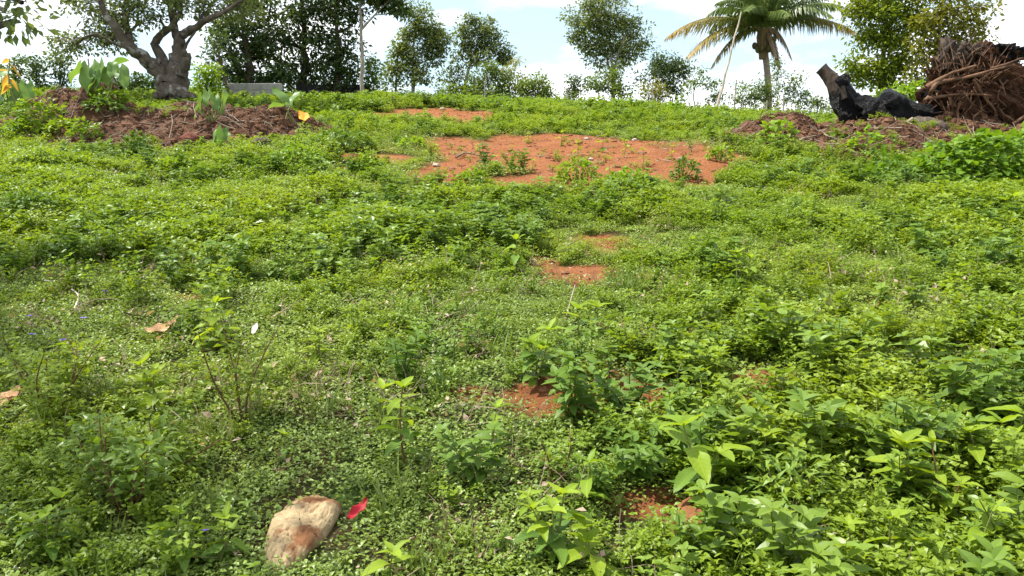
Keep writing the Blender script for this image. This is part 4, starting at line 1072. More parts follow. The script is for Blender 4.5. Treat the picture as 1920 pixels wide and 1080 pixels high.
def log(name, label, pts, n, m_, bump, seed, cat='log'):
    q = curve_pts([list(W(u, v, d)) + [r * px(d)] for u, v, d, r in pts], n)
    b = MB(); b.tube(q[:, :3], q[:, 3], 16, bump=bump, seed=seed)
    c = q[len(q) // 2, :3]
    return tag(b.build(name, M[m_], smooth_shade=True, origin=c), label, cat)
log('dead_log', 'short dark brown log lying in front of the root plate', [(1655, 262, 12.6, 6), (1682, 250, 12.6, 12), (1705, 243, 12.5, 15), (1735, 240, 12.4, 17), (1766, 243, 12.3, 17), (1770, 243, 12.3, 15)], 50, 'stub', 0.7, 21)
log('dead_log', 'thin grey branch lying on soil below the charred trunk', [(1650, 262, 12.4, 4), (1668, 250, 12.4, 5), (1690, 238, 12.4, 4), (1712, 222, 12.4, 3)], 16, 'twig', 0.3, 22, 'branch')

def litter(name, label, cx, cy, rx, ry, n, seed, Lr=(0.08, 0.5), m_='twig', keep=None):
    g = np.random.default_rng(seed); b = MB(); k = 0
    while k < n:
        a, r = g.uniform(0, 2 * np.pi), np.sqrt(g.uniform())
        x, y = cx + rx * r * np.cos(a), cy + ry * r * np.sin(a)
        k += 1
        if keep is not None and not keep(x, y):
            continue
        L = g.uniform(*Lr); an = g.uniform(0, np.pi)
        t = np.linspace(-.5, .5, 5)
        xs, yy = x + L * t * np.cos(an), y + L * t * np.sin(an)
        xs = xs + g.normal(0, .03 * L, 5)
        zs = H(xs, yy) + 0.008 + g.uniform(0, .05) * np.abs(t * 2) ** 1.5 * g.choice([0, 1, 2])
        zs = np.linspace(zs[0], zs[-1], 5) * .6 + zs * .4 + 0.01
        b.tube(np.stack([xs, yy, zs], -1), np.linspace(1, .5, 5) * .0022 * g.uniform(.8, 2.0) ** 2, 4, r=g.uniform(), cap=False)
    o = b.build(name, M[m_], origin=(cx, cy, float(H(cx, cy))))
    return tag(o, label, 'litter', kind='stuff')
def ext(m):
    x0, x1 = min(l[0] - l[2] for l in m), max(l[0] + l[2] for l in m)
    y0, y1 = min(l[1] - l[3] for l in m), max(l[1] + l[3] for l in m)
    return (x0 + x1) / 2, (y0 + y1) / 2, (x1 - x0) / 2, (y1 - y0) / 2
m0, m1 = ext(MOUNDS[0]), ext(MOUNDS[1])
litter('dead_twigs', 'dry sticks and root scraps strewn over the left brown heap', m0[0], m0[1], m0[2] * .95, m0[3], 900, 1, keep=lambda x, y: on_mound(x, y) > .3)
litter('dead_twigs', 'dry sticks and root scraps strewn over the heap under the fallen tree', m1[0], m1[1] - .2, m1[2] * 1.0, m1[3], 800, 2, keep=lambda x, y: on_mound(x, y) > .2)
litter('root_scraps', 'brown root scraps over the left brown heap', m0[0], m0[1], m0[2] * .95, m0[3], 420, 3, (0.05, .28), 'root', keep=lambda x, y: on_mound(x, y) > .3)
litter('root_scraps', 'brown root scraps over the heap under the fallen tree', m1[0], m1[1] - .2, m1[2], m1[3], 520, 4, (0.05, .30), 'root', keep=lambda x, y: on_mound(x, y) > .2)
def ff(x, y):
    return bareness(np.array([x]), np.array([y]))[0] > 0.1
bc = P(1060, 290)
litter('soil_scraps', 'dry leaf and twig scraps on the bare red soil', bc[0], bc[1], 3.2, 2.2, 220, 5, (0.03, .16), 'twig', keep=ff)

def stick(label, pts, r, m_='twig', name='dry_stick', cat='stick', lift=0.012):
    P3 = []
    for u, v, h in pts:
        p = P(u, v); p[2] += h + lift; P3.append(p)
    q = curve_pts(P3, 12); b = MB(); b.tube(q, np.linspace(r, r * .45, 12), 6, bump=0.25, seed=4)
    return tag(b.build(name, M[m_], smooth_shade=True, origin=q[0]), label, cat)
stick('pale forked dry stick standing up in the middle of the green slope', [(1058, 612, 0), (1068, 590, .05), (1078, 575, .12)], .006)
stick('white curved dry stem among the weeds near the left edge', [(140, 590, .02), (149, 580, .05), (147, 572, .06), (136, 575, .09)], .006, 'twig_white')
stick('small white straw beside the white curved stem', [(84, 545, .05), (98, 546, .05)], .005, 'twig_white')
stick('dark bent stick on the red soil patch', [(855, 300, .02), (872, 294, .05), (902, 297, .02)], .016, 'dead_wood')
stick('long pale stick on the left brown heap above the red slab', [(370, 235, .02), (420, 225, .05), (470, 255, .03)], .012)
stick('pale stick leaning against the lower left of the brown heap', [(318, 262, .0), (325, 245, .10), (322, 236, .16)], .010)
stick('pale twisted root end on the right brown heap', [(1490, 285, .0), (1500, 272, .08), (1530, 262, .05)], .018)
stick('pale stick lying at the foot of the right brown heap', [(1545, 300, .02), (1580, 288, .06), (1610, 292, .02)], .014)

# ------------------------------------------------------------------ stones and fallen leaves
def stone():
    c = STONE_P.copy(); c[1] -= .045; c[0] -= .008; c[2] -= .007; b = MB()
    yaw = math.radians(-8)
    th, ph = np.meshgrid(np.linspace(0.001, np.pi - 0.001, 120), np.linspace(0, 2 * np.pi, 180, endpoint=False), indexing='ij')
    ct, st = np.cos(ph), np.sin(ph)
    sq = np.sin(th) ** 0.55
    x = 0.094 * sq * np.sign(ct) * np.abs(ct) ** 0.8 * (1 + 0.30 * (sq * st)) ; y = 0.212 * sq * np.sign(st) * np.abs(st) ** .85; z = 0.040 * np.cos(th)
    k = 1 + 0.16 * fbm(ct * 1.3 + 4, st * 1.3 + 2, 5, 4)
    x, y = x * k, y * k
    z = z + 0.028 * fbm(x * 11 + 3, y * 11, 6, 5) + 0.25 * np.clip(-x * .2, -.03, .02) + 0.006 * fbm(x * 45, y * 45, 8, 4) - 0.006 * smooth(0.25, 0.5, fbm(x * 80, y * 80, 14, 2))
    X = x * math.cos(yaw) - y * math.sin(yaw); Y = x * math.sin(yaw) + y * math.cos(yaw)
    v = np.stack([X + c[0] - .005, Y + c[1], z + c[2] + 0.004 + SLOPE * Y], -1)
    i = np.arange(119)[:, None] * 180; j = np.arange(180)[None]
    b.add(v.reshape(-1, 3), np.stack([i + j, i + 180 + j, i + 180 + (j + 1) % 180, i + (j + 1) % 180], -1).reshape(-1, 4))
    tag(b.build('flat_stone', M['stone'], smooth_shade=True, origin=c), 'flat tan stone stained with red soil beside the red leaf', 'stone')
stone()
def rock(label, u, v, r, m_, seed, name='pebble', cat='stone'):
    p = P(u, v); b = MB(); rr = r * p[1] / F_PX
    blob(b, p + np.array([0, 0, rr * .3]), np.array([1, .9, .6]) * rr, seed, 18, 12, .5, 1.6)
    return tag(b.build(name, M[m_], smooth_shade=True, origin=p), label, cat)
rock('small tan stone tip below the flat stone at the bottom edge', 522, 1068, 15, 'stone', 3)
rock('reddish slab of broken laterite at the foot of the left brown heap', 358, 270, 19, 'red_stone', 11, 'red_slab')
rock('dark clod at the lower right foot of the left brown heap', 495, 276, 20, 'bark_dark', 12, 'clod', 'clod')
rock('dark clod beside the reddish slab', 385, 262, 12, 'mound', 13, 'clod', 'clod')
for lab, u, v, r in (('pale pebble near the upper rim of the big red patch', 1100, 262, 5), ('pale stone at the left end of the big red patch', 818, 312, 7), ('pale pebble in the middle of the big red patch', 1108, 300, 5), ('pale stone on the left tail of the red patch', 652, 322, 8),
                     ('tan stone in the weeds below the red patch', 812, 388, 12), ('pale pebble at the right of the big red patch', 1190, 264, 5), ('pale pebble on the small upper red patch', 830, 206, 5), ('pale pebble below the dark bent stick', 900, 315, 4), ('pale pebble at the right rim of the red patch', 1275, 300, 5)):
    rock(lab, u, v, r, 'pebble', int(u))

# detailed leaf shapes, length 1 along x
def leaf_shape(name, m_, width=0.24, droop=0.12, fold=0.22, heart=0.0, serr=0.0, peak=0.42, wav=0.02, n=11, seed=1):
    g = np.random.default_rng(seed)
    t = np.linspace(0, 1, n); s = np.array([-1, -.55, 0, .55, 1.0])
    a = peak / (1 - peak)
    w = width * (t ** a * (1 - t)) / (peak ** a * (1 - peak)); w = np.maximum(w, 0) ** 0.85 * width ** .15
    if heart:
        w = width * np.sqrt(np.clip(1 - ((t - .36) / .66) ** 2, 0, 1)); w[t < .36] = width * np.sqrt(np.clip(1 - ((t[t < .36] - .36) / .46) ** 2, 0, 1))
    w[-1] = 0.001
    if serr:
        w = w * (1 + serr * (np.arange(n) % 2) - serr / 2)
    T, S = np.meshgrid(t, s, indexing='ij')
    wid = w[:, None] * S
    x = T - heart * np.abs(S) ** 1.5 * (1 - T) ** 2
    z = fold * np.abs(wid) - droop * T ** 2 + wav * np.sin(T * 9 + g.uniform(0, 6)) * np.abs(S)
    v = np.stack([x, wid, z], -1).reshape(-1, 3)
    i = np.arange(n - 1)[:, None] * 5; j = np.arange(4)[None]
    b = MB(); b.add(v, np.stack([i + j, i + 5 + j, i + 5 + j + 1, i + j + 1], -1).reshape(-1, 4))
    return b.mesh(name, M[m_], True)
OLD = [leaf_shape('leaf', 'leaf_old', .19 + .02 * k, .16 + .10 * k, .32, serr=.12, wav=.035, seed=k) for k in range(4)]
YOUNG = [leaf_shape('leaf', 'leaf_young', .18 + .02 * k, .12 + .09 * k, .38, serr=.10, wav=.03, seed=10 + k) for k in range(4)]
ROUND = [leaf_shape('leaf', 'leaf_young', .34, .10, .15, heart=.12, seed=20 + k) for k in range(2)]
TARO = [leaf_shape('leaf', 'taro', .33 + .03 * k, .15 + .14 * k, .38, heart=.30, wav=.07, n=13, seed=30 + k) for k in range(3)]
YELL = [leaf_shape('leaf', 'yellow_leaf', .16, .3, .4, seed=40)]
FERN = [leaf_shape('leaf', 'narrow', .09, .3, .2, seed=50 + k) for k in range(2)]

def put_leaf(me, root, pos, az, el, L, roll=0.0, name='leaf'):
    o = bpy.data.objects.new(name, me); COL.objects.link(o); o.parent = root
    o.location = pos; o.rotation_euler = (roll, -el, az); o.scale = (L, L, L)
    return o

def weed(label, u, v, hpx, lpx, seed, stems=1, nodes=5, young=0.45, lean=0.0, spread=.12, leafset=None, cat='weed', group='single broad-leaved weeds on the slope', name='broadleaf_weed', droop=0.0, stem_m='stem'):
    g = np.random.default_rng(seed); p = P(u, v); dist = math.hypot(p[1], CAM_H - p[2]); s = dist / F_PX
    root = empty(name, p, label, cat, group)
    hh, L = hpx * s, lpx * s
    for k in range(stems):
        a = g.uniform(0, 6.28); q = 0 if stems == 1 else spread * hh * 2.2
        H0 = hh * (1 if k == 0 else g.uniform(.55, .95))
        tip = np.array([np.cos(a) * q + lean * H0, np.sin(a) * q * .7, H0])
        pts = bend(np.array([g.normal(0, .01), g.normal(0, .01), -.01]), tip, g, .04, 7)
        b = MB(); b.tube(pts, np.linspace(.0045, .002, 7) * (.6 + .4 * hh / .2), 5, cap=False)
        stem = b.build('stem', M[stem_m], root, True)
        a0 = g.uniform(0, 3.14)
        for i in range(nodes):
            t = 0.22 + 0.78 * i / (nodes - 1)
            pos = np.array([np.interp(t * 6, np.arange(7), pts[:, c]) for c in range(3)])
            top = i == nodes - 1
            for m_ in range(4 if top else 2):
                az = a0 + i * 1.57 + m_ * (1.57 if top else 3.14) + g.normal(0, .22)
                el = math.radians(g.uniform(20, 50) if top else g.uniform(-15, 28) - droop)
                me = (leafset or (YOUNG if t > 1 - young else OLD))
                me = me[int(g.integers(0, len(me)))]
                put_leaf(me, stem, pos, az, el, 0.9 * L * g.uniform(.75, 1.1) * (.62 if top else 1.0 - .25 * abs(t - .5)), g.normal(0, .22))
    return root

for a in (
    ('upright weed with dark stem and yellow-green tip above the red leaf', 757, 880, 150, 62, 1, 1, 7, .4),
    ('second stem of yellow-green weed leaning beside the upright weed', 720, 800, 70, 55, 2, 1, 3, .8),
    ('slim weed with pale tip between the upright weed and the red soil', 932, 850, 85, 52, 3, 1, 4, .5),
    ('dark leafy weed with glossy drooping leaves above the near red soil', 1003, 722, 105, 58, 4, 3, 4, .15),
    ('small weed with yellow top left of the small red patch', 968, 522, 72, 38, 5, 1, 5, .35),
    ('large two-stemmed weed with long ribbed leaves near the lower red patch', 1322, 975, 175, 100, 6, 2, 4, .5),
    ('pair-leaved weed right of the large two-stemmed weed', 1432, 925, 110, 82, 7, 1, 3, .8),
    ('young weed with upright leaf pair left of the lower red patch', 1104, 965, 95, 60, 8, 1, 4, .6),
    ('bushy weed with one bright leaf pointing left at the bottom centre', 1030, 1055, 130, 72, 9, 3, 4, .3),
    ('weed holding two upright leaves beside the brown gap on the right', 1640, 830, 85, 55, 10, 1, 3, .9),
    ('broad weed rising above the dense right hand patch', 1558, 880, 105, 78, 11, 2, 4, .5),
    ('wide-leaved weed at the middle of the dense right hand patch', 1700, 985, 140, 86, 12, 3, 4, .5),
    ('tall weed near the right edge halfway down the dense patch', 1840, 905, 115, 74, 13, 2, 4, .6),
    ('weed cut by the right edge above the dense patch', 1908, 850, 100, 70, 14, 2, 4, .6),
    ('weed with one pale hanging leaf in the right middle ground', 1600, 738, 75, 46, 15, 1, 4, .5),
    ('leafy weed at the left between the dead leaf and the dark shrub', 300, 795, 110, 60, 16, 3, 4, .55),
    ('weed with broad bright leaves just right of the pale dead leaf', 400, 660, 95, 55, 17, 3, 4, .55),
    ('weed with large round leaf at the very bottom right of the stone', 738, 1100, 60, 70, 18, 1, 3, .4),
    ('bright weed at the bottom edge right of the bushy weed', 1120, 1085, 90, 75, 19, 2, 3, .8),
    ('weed with wide serrated leaf at the bottom edge of the dense patch', 1455, 1085, 100, 92, 20, 1, 3, .9),
    ('bright clustered weed at the bottom edge right of centre', 1570, 1090, 110, 70, 21, 2, 4, .7),
    ('yellowish weed at the bottom edge two from the corner', 1690, 1095, 110, 76, 22, 2, 4, .8),
    ('yellowish weed in the lower right corner', 1850, 1080, 130, 72, 23, 3, 4, .7),
    ('reddish-stemmed weed with yellow-green leaves near the right edge', 1770, 990, 150, 62, 24, 2, 6, .8),
    ('silvery leaved weed right of the near red soil', 1270, 768, 95, 45, 25, 2, 4, .2),
    ('small weed growing from the near red soil between two bare spots', 1145, 770, 70, 34, 26, 3, 4, .5),
    ('weed on the right of the near red soil with flat bright leaves', 1340, 742, 85, 46, 27, 1, 4, .6),
    ('small bright sprig left of the bushy bottom weed', 990, 985, 55, 44, 28, 1, 3, 1.0),
    ('dark low weed at the lower left corner', 90, 1060, 120, 60, 29, 3, 4, .15),
    ('weed with pointed leaves below the dark spindly shrub', 330, 1075, 100, 66, 30, 2, 4, .3),
    ('weed with pale drooping leaf near the bottom left of the stone', 410, 1060, 90, 58, 31, 2, 4, .3),
    ('tiny upright weed with blade-like leaves left of the upright weed', 535, 870, 55, 40, 32, 1, 3, .3),
    ('low weed in the middle ground above the dark leafy weed', 1085, 640, 60, 48, 33, 1, 4, .4),
    ('weed with large curved leaf right of the dry stick', 1120, 632, 55, 52, 34, 1, 3, .3),
    ('upright weed in the right middle ground above the violet flowers', 1395, 560, 85, 40, 35, 3, 4, .5),
    ('broad weed clump right of the small red patch', 1290, 510, 60, 36, 36, 3, 4, .8),
    ('leafy weed at the right edge below the heart-leaved bush', 1895, 420, 50, 48, 37, 2, 3, .7),
    ('weed with long leaves in the lower right behind the narrow-leaved bush', 1420, 850, 90, 66, 38, 2, 4, .7),
    ('weed left of the large two-stemmed weed above the brown gap', 1235, 880, 80, 50, 39, 2, 4, .5),
    ('weed near the right edge level with the near red soil', 1800, 770, 95, 56, 40, 3, 4, .6),
    ('bright weed in the right middle ground nearer the edge', 1780, 560, 60, 34, 41, 3, 4, .8),
    ('weed in the centre left middle ground with fresh tips', 600, 690, 70, 36, 42, 3, 4, .6),
    ('weed in the left middle ground behind the pale dead leaf', 420, 560, 60, 34, 43, 3, 4, .5),
):
    weed(*a[:6], stems=a[6], nodes=a[7], young=a[8], stem_m='stem_red' if a[5] in (1, 24) else 'stem')
weed('sprig of round lime-green leaves near the left edge', 62, 492, 40, 34, 60, 3, 4, 1.0, leafset=ROUND, spread=.5)
# seedlings on the bare red soil
for k, (lab, u, v, h, L) in enumerate((
    ('green seedling near the top rim of the big red patch', 1053, 274, 24, 17), ('yellowish seedling pair on the big red patch', 1085, 292, 24, 16), ('tallest green seedling at the right of the big red patch', 1131, 286, 30, 18),
    ('pale drooping seedling at the right of the big red patch', 1170, 296, 30, 20), ('dark seedling in the middle of the big red patch', 960, 296, 20, 12), ('small dark seedling by the upper left of the red patch', 990, 268, 16, 14),
    ('spindly seedling on the lower middle of the red patch', 930, 330, 36, 14), ('leggy seedling right of the spindly one', 1000, 326, 24, 16), ('upright seedling at the lower right of the red patch', 1142, 336, 36, 16),
    ('tiny seedling by the left end of the red patch', 820, 292, 18, 14), ('yellow-green seedling at the lower right rim of the red patch', 1205, 318, 36, 18), ('tiny seedling left of the middle dark seedling', 895, 284, 12, 10),
    ('small seedling beside the far right of the red patch', 1260, 302, 26, 16))):
    weed(lab, u, v, h, L, 200 + k, 1, 3 + k % 2, .6, cat='seedling', group='seedlings on the bare red soil', name='seedling')

def taro(label, u, v, leaves, seed, name='taro_plant', group='big-leaved taro plants', cat='taro'):
    """leaves: picture place of each leaf centre, length in pixels, heading"""
    g = np.random.default_rng(seed); p = P(u, v); root = empty(name, p, label, cat, group); s = p[1] / F_PX
    for lu, lv, L, az, el in leaves:
        j = W(lu, lv, p[1] + g.normal(0, .12)) - p
        dirv = np.array([math.cos(az) * math.cos(el), math.sin(az) * math.cos(el), math.sin(el)])
        j = j - dirv * L * s * .35
        L = L * .8
        pts = bend(np.array([g.normal(0, .03), g.normal(0, .03), -.03]), j, g, .08, 7)
        b = MB(); b.tube(pts, np.linspace(.016, .007, 7), 6, cap=False); stalk = b.build('leaf_stalk', M['stem'], root, True)
        put_leaf(TARO[int(g.integers(0, 3))], stalk, j, az, el, L * s, g.normal(0, .45))
R_ = math.radians
taro('tallest taro with many pale green leaves on the left brown heap', 185, 195, [(142, 138, 46, R_(200), R_(-50)), (162, 142, 50, R_(250), R_(-62)), (186, 132, 46, R_(285), R_(-60)), (200, 140, 44, R_(300), R_(-65)), (214, 122, 50, R_(60), R_(55)), (230, 142, 48, R_(330), R_(-60)), (170, 160, 34, R_(230), R_(-30)), (212, 128, 40, R_(120), R_(65)), (178, 150, 40, R_(270), R_(-70))], 1)
taro('taro with five hanging leaves at the middle of the left brown heap', 396, 228, [(374, 196, 36, R_(200), R_(-65)), (388, 184, 34, R_(260), R_(-70)), (404, 192, 30, R_(300), R_(-60)), (420, 184, 38, R_(320), R_(-75)), (412, 200, 30, R_(340), R_(-60)), (366, 210, 26, R_(190), R_(-60))], 2)
taro('taro with one upright cupped leaf right of the left brown heap', 543, 230, [(551, 182, 44, R_(60), R_(60)), (524, 176, 40, R_(170), R_(58)), (520, 198, 40, R_(200), R_(-6))], 3)
taro('dark low taro at the foot of the left brown heap', 412, 282, [(402, 256, 34, R_(215), R_(-55)), (416, 254, 34, R_(275), R_(-65)), (428, 262, 30, R_(320), R_(-50)), (408, 268, 26, R_(250), R_(-40))], 4)
taro('small pale taro on the crest side of the left brown heap', 592, 228, [(598, 222, 16, R_(340), R_(-20)), (588, 218, 14, R_(180), R_(30))], 6)
taro('big-leaved plant at the left edge below the hedge', 22, 205, [(6, 178, 48, R_(210), R_(-50)), (34, 172, 46, R_(290), R_(-70)), (52, 172, 40, R_(320), R_(-60)), (8, 135, 40, R_(100), R_(40)), (20, 195, 40, R_(250), R_(-40)), (-6, 150, 46, R_(180), R_(20))], 5)
def orange_spike():
    p = P(36, 200); root = empty('withered_plant', p, 'withered orange-yellow leafed stalk rising at the left edge', 'plant')
    g = np.random.default_rng(8); s = p[1] / F_PX
    top = W(18, 112, p[1]) - p; pts = bend(np.array([0, 0, -.03]), top, g, .04, 8)
    b = MB(); b.tube(pts, np.linspace(.02, .008, 8), 6, cap=False); b.build('stem', M['stem'], root, True)
    for k in range(9):
        t = .45 + .55 * k / 8; pos = np.array([np.interp(t * 7, np.arange(8), pts[:, c]) for c in range(3)])
        put_leaf(YELL[0], root, pos, g.uniform(0, 6.28), R_(g.uniform(-60, 40)), 26 * s, g.normal(0, .4))
orange_spike()

def loose_leaf(name, label, u, v, Lpx, wid, m_, yaw, curl, lift=.03, tilt=0.0, fold=.5):
    p = P(u, v); dist = math.hypot(p[1], CAM_H - p[2]); L = Lpx * dist / F_PX
    n = 14; t = np.linspace(0, 1, n); s_ = np.linspace(-1, 1, 7)
    w = wid * np.sin(np.pi * np.clip(t * .96 + .02, 0, 1)) ** .7
    T, S = np.meshgrid(t, s_, indexing='ij'); wd = w[:, None] * S
    z = fold * np.abs(wd) ** 1.2 + curl * (T - .5) ** 2 * 2 + .05 * np.sin(T * 11 + S * 3) * (fold > .35)
    x, y = T - .5, wd
    X, Y = x * math.cos(yaw) - y * math.sin(yaw), x * math.sin(yaw) + y * math.cos(yaw)
    v3 = np.stack([X * L, Y * L, z * L + lift + (SLOPE + tilt) * Y * L], -1).reshape(-1, 3) + p
    i = np.arange(n - 1)[:, None] * 7; j = np.arange(6)[None]
    b = MB(); b.add(v3, np.stack([i + j, i + 7 + j, i + 8 + j, i + j + 1], -1).reshape(-1, 4))
    return tag(b.build(name, M[m_], smooth_shade=True, origin=p), label, 'leaf')
loose_leaf('fallen_leaf', 'glossy red fallen leaf beside the tan stone', 671, 990, 52, .19, 'red_leaf', R_(58), .25, .055, .25, .7)
loose_leaf('fallen_leaf', 'curled pale brown dead leaf in the left middle ground', 300, 636, 50, .24, 'dead_leaf', R_(20), .5, .035, .3, 1.0)
loose_leaf('fallen_leaf', 'second curl of brown dead leaf just above the pale one', 318, 627, 36, .26, 'dead_leaf', R_(50), .6, .04, .3, 1.0)
loose_leaf('fallen_leaf', 'pale tan dead leaf at the left edge', 14, 772, 52, .30, 'dead_leaf', R_(60), .4, .04, .4, .8)
loose_leaf('fallen_leaf', 'tan folded dead leaf beside the one at the left edge', 30, 765, 34, .3, 'dead_leaf', R_(20), .5, .05, .4, .9)
loose_leaf('fallen_leaf', 'tiny orange fallen leaf left of the upright weed', 386, 845, 16, .3, 'orange_leaf', R_(30), .3, .03, .2, .5)
loose_leaf('fallen_leaf', 'bright orange dying leaf at the right end of the left brown heap', 570, 232, 26, .3, 'orange_leaf', R_(150), .5, .08, .8, .6)
loose_leaf('fallen_leaf', 'white sunlit dead leaf in the weeds left of centre', 478, 636, 18, .3, 'twig_white', R_(80), .3, .05, .8, .5)

# ------------------------------------------------------------------ bushes, spindly shrubs, grass tuft, flowers
def bush(label, u, v, wpx, hpx, m_, Lpx, seed, tmpl=LEAF5, dens=1.0, name='bush', group='rounded leafy bushes on the slope', depth=.8):
    g = np.random.default_rng(seed); p = P(u, v); s = p[1] / F_PX
    R = np.array([wpx * s, wpx * s * depth, 1.2 * hpx * s]); L = Lpx * s
    root = empty(name, p, label, 'bush', group)
    n = int(dens * 5.0 * (R[0] * R[2] + R[0] * R[1]) / (L * L * .35))
    vv = unit(g.normal(size=(n, 3))); vv[:, 2] = np.abs(vv[:, 2])
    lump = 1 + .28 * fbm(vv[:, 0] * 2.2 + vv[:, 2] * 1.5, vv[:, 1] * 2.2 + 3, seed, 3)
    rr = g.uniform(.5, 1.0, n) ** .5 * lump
    pos = p + vv * R * rr[:, None] + np.array([0, 0, .02])
    pos[:, 2] = np.maximum(pos[:, 2], H(pos[:, 0], pos[:, 1]) + .02)
    dr = vv * np.array([1, 1, .35]) + g.normal(0, .5, (n, 3)) + np.array([0, 0, -.15])
    nr = unit(vv * .8 + g.normal(0, .35, (n, 3)) + np.array([0, 0, .9]))
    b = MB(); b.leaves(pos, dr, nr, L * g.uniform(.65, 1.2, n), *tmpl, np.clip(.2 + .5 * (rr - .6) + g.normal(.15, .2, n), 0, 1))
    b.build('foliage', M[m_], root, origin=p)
    b = MB()
    for k in range(9):
        e = unit(g.normal(size=3)); e[2] = abs(e[2]) + .3
        q = bend(p + [0, 0, -.02], p + e / np.linalg.norm(e) * R * .9, g, .08, 5)
        b.tube(q, np.linspace(.008, .003, 5), 4, cap=False)
    b.build('branches', M['stem'], root, origin=p)
for k, a in enumerate((
    ('rounded bush at the left edge of the brown heap', 75, 232, 42, 34, 'bush', 13), ('low bush at the left edge below the rounded bush', 45, 258, 40, 26, 'bush', 12), ('small bush second along the lower edge of the left heap', 115, 258, 30, 28, 'bush', 12),
    ('small bush third along the lower edge of the left heap', 160, 262, 28, 28, 'bush', 12), ('dark upright bush in the weeds below the left brown heap', 255, 305, 30, 45, 'bush_dark', 11), ('dark low spreading bush right of the left brown heap', 640, 280, 62, 28, 'bush_dark', 11),
    ('bush in front of the dark spreading bush', 560, 318, 55, 36, 'bush', 11), ('small bush on the left rim of the big red patch', 772, 285, 28, 22, 'bush', 10), ('bush below the left tail of the red patch', 690, 325, 34, 30, 'bush', 10),
    ('bush on the lower left rim of the big red patch', 885, 358, 40, 30, 'bush', 11), ('bush standing in the middle of the lower rim of the red patch', 1080, 345, 42, 36, 'bush', 11), ('bush on the lower right rim of the red patch', 1180, 362, 48, 36, 'bush', 12),
    ('bush at the far right of the big red patch', 1285, 338, 26, 34, 'bush_dark', 11), ('dark glossy bush on the slope left of the charred trunk', 1455, 272, 36, 34, 'bush', 15), ('bright bush growing on the soil below the charred trunk', 1626, 290, 30, 36, 'bush', 15),
    ('small leafy bush at the left foot of the right heap', 1350, 300, 24, 20, 'bush', 11), ('bush to the left of the heart-leaved bush', 1655, 345, 56, 36, 'vine', 16), ('small bush at the upper edge of the weeds near the crest', 770, 235, 26, 14, 'bush', 9),
    ('shrubby clump at the left edge in the shade', 60, 430, 70, 60, 'bush_dark', 13), ('green clump on top of the left brown heap', 205, 190, 34, 16, 'bush', 12), ('dark weedy clump at the middle of the left brown heap', 200, 208, 36, 16, 'bush_dark', 12),
    ('tiny plant on the soil left of the bright bush', 1567, 262, 16, 14, 'bush', 13), ('dark clump in the left middle ground', 420, 430, 60, 26, 'bush_dark', 10), ('dark tuft of weeds on the middle right slope', 1390, 430, 36, 22, 'bush', 11),
    ('leafy clump on the crest left of the leaning pole', 1265, 225, 22, 22, 'bush', 9), ('leafy clump below the dark grove', 690, 205, 32, 18, 'bush', 9), ('second clump in the weeds below the left heap', 330, 330, 44, 26, 'bush', 11))):
    bush(*a, seed=500 + k)
bush('large heart-leaved vine bush spilling down at the right edge', 1835, 355, 125, 84, 'vine', 17, 640, HEART5, 1.15, depth=.7)
bush('heart-leaved vine bush at the right edge behind the large one', 1935, 300, 60, 50, 'vine', 17, 641, HEART5, 1.0)
bush('narrow-leaved dense bush in the lower right foreground', 1485, 985, 95, 120, 'narrow', 34, 642, NARROW, .75, group=None)

def spindly(label, u, v, wpx, hpx, Lpx, m_, seed, stems=5, per=60):
    g = np.random.default_rng(seed); p = P(u, v); dist = math.hypot(p[1], CAM_H - p[2]); s = dist / F_PX
    root = empty('spindly_shrub', p, label, 'shrub', 'thin-stemmed shrubs in the foreground')
    lb = MB()
    for k in range(stems):
        t = (k + .5) / stems * 2 - 1
        tip = np.array([t * wpx * s + g.normal(0, .03), g.normal(0, .10), hpx * s * g.uniform(.7, 1.05)])
        q = bend(np.array([t * .02, 0, -.01]), tip, g, .06, 8)
        b = MB(); b.tube(q, np.linspace(.005, .0018, 8), 5, cap=False)
        b.build('stem', M['stem_red'], root, True)
        n = per
        tt = g.uniform(.3, 1.0, n)
        pos = np.stack([np.interp(tt * 7, np.arange(8), q[:, c]) for c in range(3)], -1) + p
        d0 = rdir(n, -15, 35, g); L = Lpx * s
        off = g.uniform(.2, 2.2, (n, 1)) * L
        pos = pos + d0 * off
        lb.leaves(pos, d0 + g.normal(0, .35, (n, 3)), nup(n, .35, g), L * g.uniform(.6, 1.2, n), *LEAF5, np.clip(tt * g.uniform(.4, 1.1, n), 0, 1))
    lb.build('foliage', M[m_], root, origin=p)
spindly('dark-stemmed spindly shrub in the shade at the lower left', 235, 965, 130, 175, 22, 'broad', 1, 6, 90)
spindly('wispy shrub with thin stems at the left below the violet flowers', 100, 785, 80, 160, 14, 'weed', 2, 7, 80)
spindly('airy two-stemmed shrub left of centre with fine bright leaves', 455, 790, 75, 190, 17, 'weed', 3, 4, 80)
spindly('feathery weed in the shade below the tiny orange leaf', 300, 900, 120, 110, 13, 'weed', 4, 6, 60)
spindly('thin dark-stemmed weed right of the slim pale-tipped weed', 1045, 900, 30, 100, 15, 'weed', 5, 3, 40)
spindly('fine-leaved shrub behind the near red soil', 1210, 690, 110, 90, 14, 'weed', 6, 8, 50)
spindly('tall fine-leaved weed near the right edge in the middle ground', 1850, 640, 90, 90, 16, 'weed', 7, 7, 60)

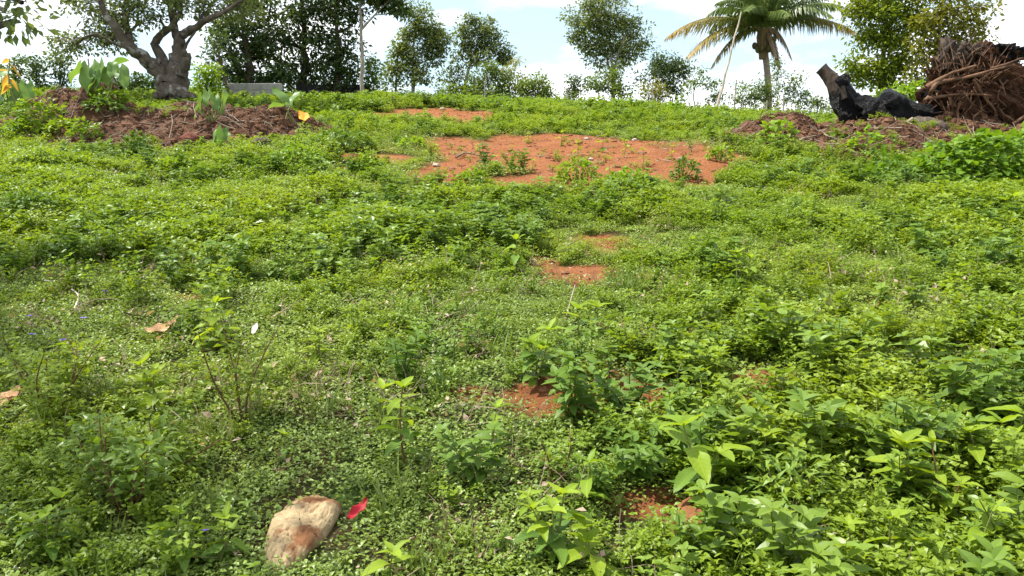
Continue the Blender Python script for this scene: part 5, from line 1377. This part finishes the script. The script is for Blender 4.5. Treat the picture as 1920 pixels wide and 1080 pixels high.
def grass_tuft(label, u, v, hpx, n, seed):
    g = np.random.default_rng(seed); p = P(u, v); s = p[1] / F_PX; root = empty('grass_tuft', p, label, 'grass tuft')
    for k in range(n):
        a = g.uniform(0, 6.28); L = hpx * s * g.uniform(.6, 1.1); out = g.uniform(.05, .4) * L
        t = np.linspace(0, 1, 6); q = np.stack([np.cos(a) * out * t ** 2, np.sin(a) * out * t ** 2, L * t * (1 - .1 * t)], -1)
        w = np.array([-np.sin(a), np.cos(a), 0]) * .0035
        taper = (1 - t * .9)[:, None]
        v3 = np.vstack([q - w * taper, q + w * taper]); i = np.arange(5)
        b = MB(); b.add(v3, np.stack([i, i + 1, i + 7, i + 6], -1), g.uniform()); b.build('blade', M['grassy'], root)
grass_tuft('upright tuft of grass blades in the centre of the slope', 858, 595, 85, 22, 1)
grass_tuft('small tuft of pale blades beside the violet flowers', 1362, 640, 36, 12, 2)

def flower(label, u, v, hpx, seed):
    g = np.random.default_rng(seed); p = P(u, v + hpx); dist = math.hypot(p[1], CAM_H - p[2]); s = dist / F_PX
    root = empty('violet_flower', p, label, 'flower', 'small violet flowers among the weeds')
    tip = np.array([g.normal(0, .01), g.normal(0, .01), hpx * s]); q = bend(np.array([0, 0, -.01]), tip, g, .05, 5)
    b = MB(); b.tube(q, np.linspace(.002, .0013, 5), 4, cap=False); b.build('stem', M['stem'], root)
    me = MB(); t = np.array([[0, 0, 0], [.5, .42, .12], [1, .2, .05], [1, -.2, .05], [.5, -.42, .12]]); me.add(t, np.array([[0, 2, 1], [0, 3, 2], [0, 4, 3]])); pm = me.mesh('petal', M['purple'])
    for k in range(5):
        put_leaf(pm, root, tip, k * 1.2566 + g.normal(0, .1), R_(20), 7.0 * s, name='petal')
for k, (lab, u, v, h) in enumerate((
    ('violet flower at the far lower left near the corner', 102, 970, 34), ('violet flower left of the tan stone', 386, 996, 36), ('violet flower in the left middle ground above the dead leaf', 204, 547, 22), ('upper violet flower near the left edge', 57, 594, 22),
    ('violet flower right of the upper left-edge one', 160, 597, 22), ('violet flower below the upper left-edge one', 60, 628, 24), ('violet flower on the wispy left shrub', 120, 638, 24), ('leftmost violet flower of the right trio', 1300, 632, 22),
    ('lower violet flower of the right trio', 1326, 646, 22), ('violet flower at the right of the right trio', 1388, 634, 24), ('violet flower near the right edge', 1870, 632, 24), ('violet flower at the very right edge', 1914, 616, 22))):
    flower(lab, u, v, h, 700 + k)
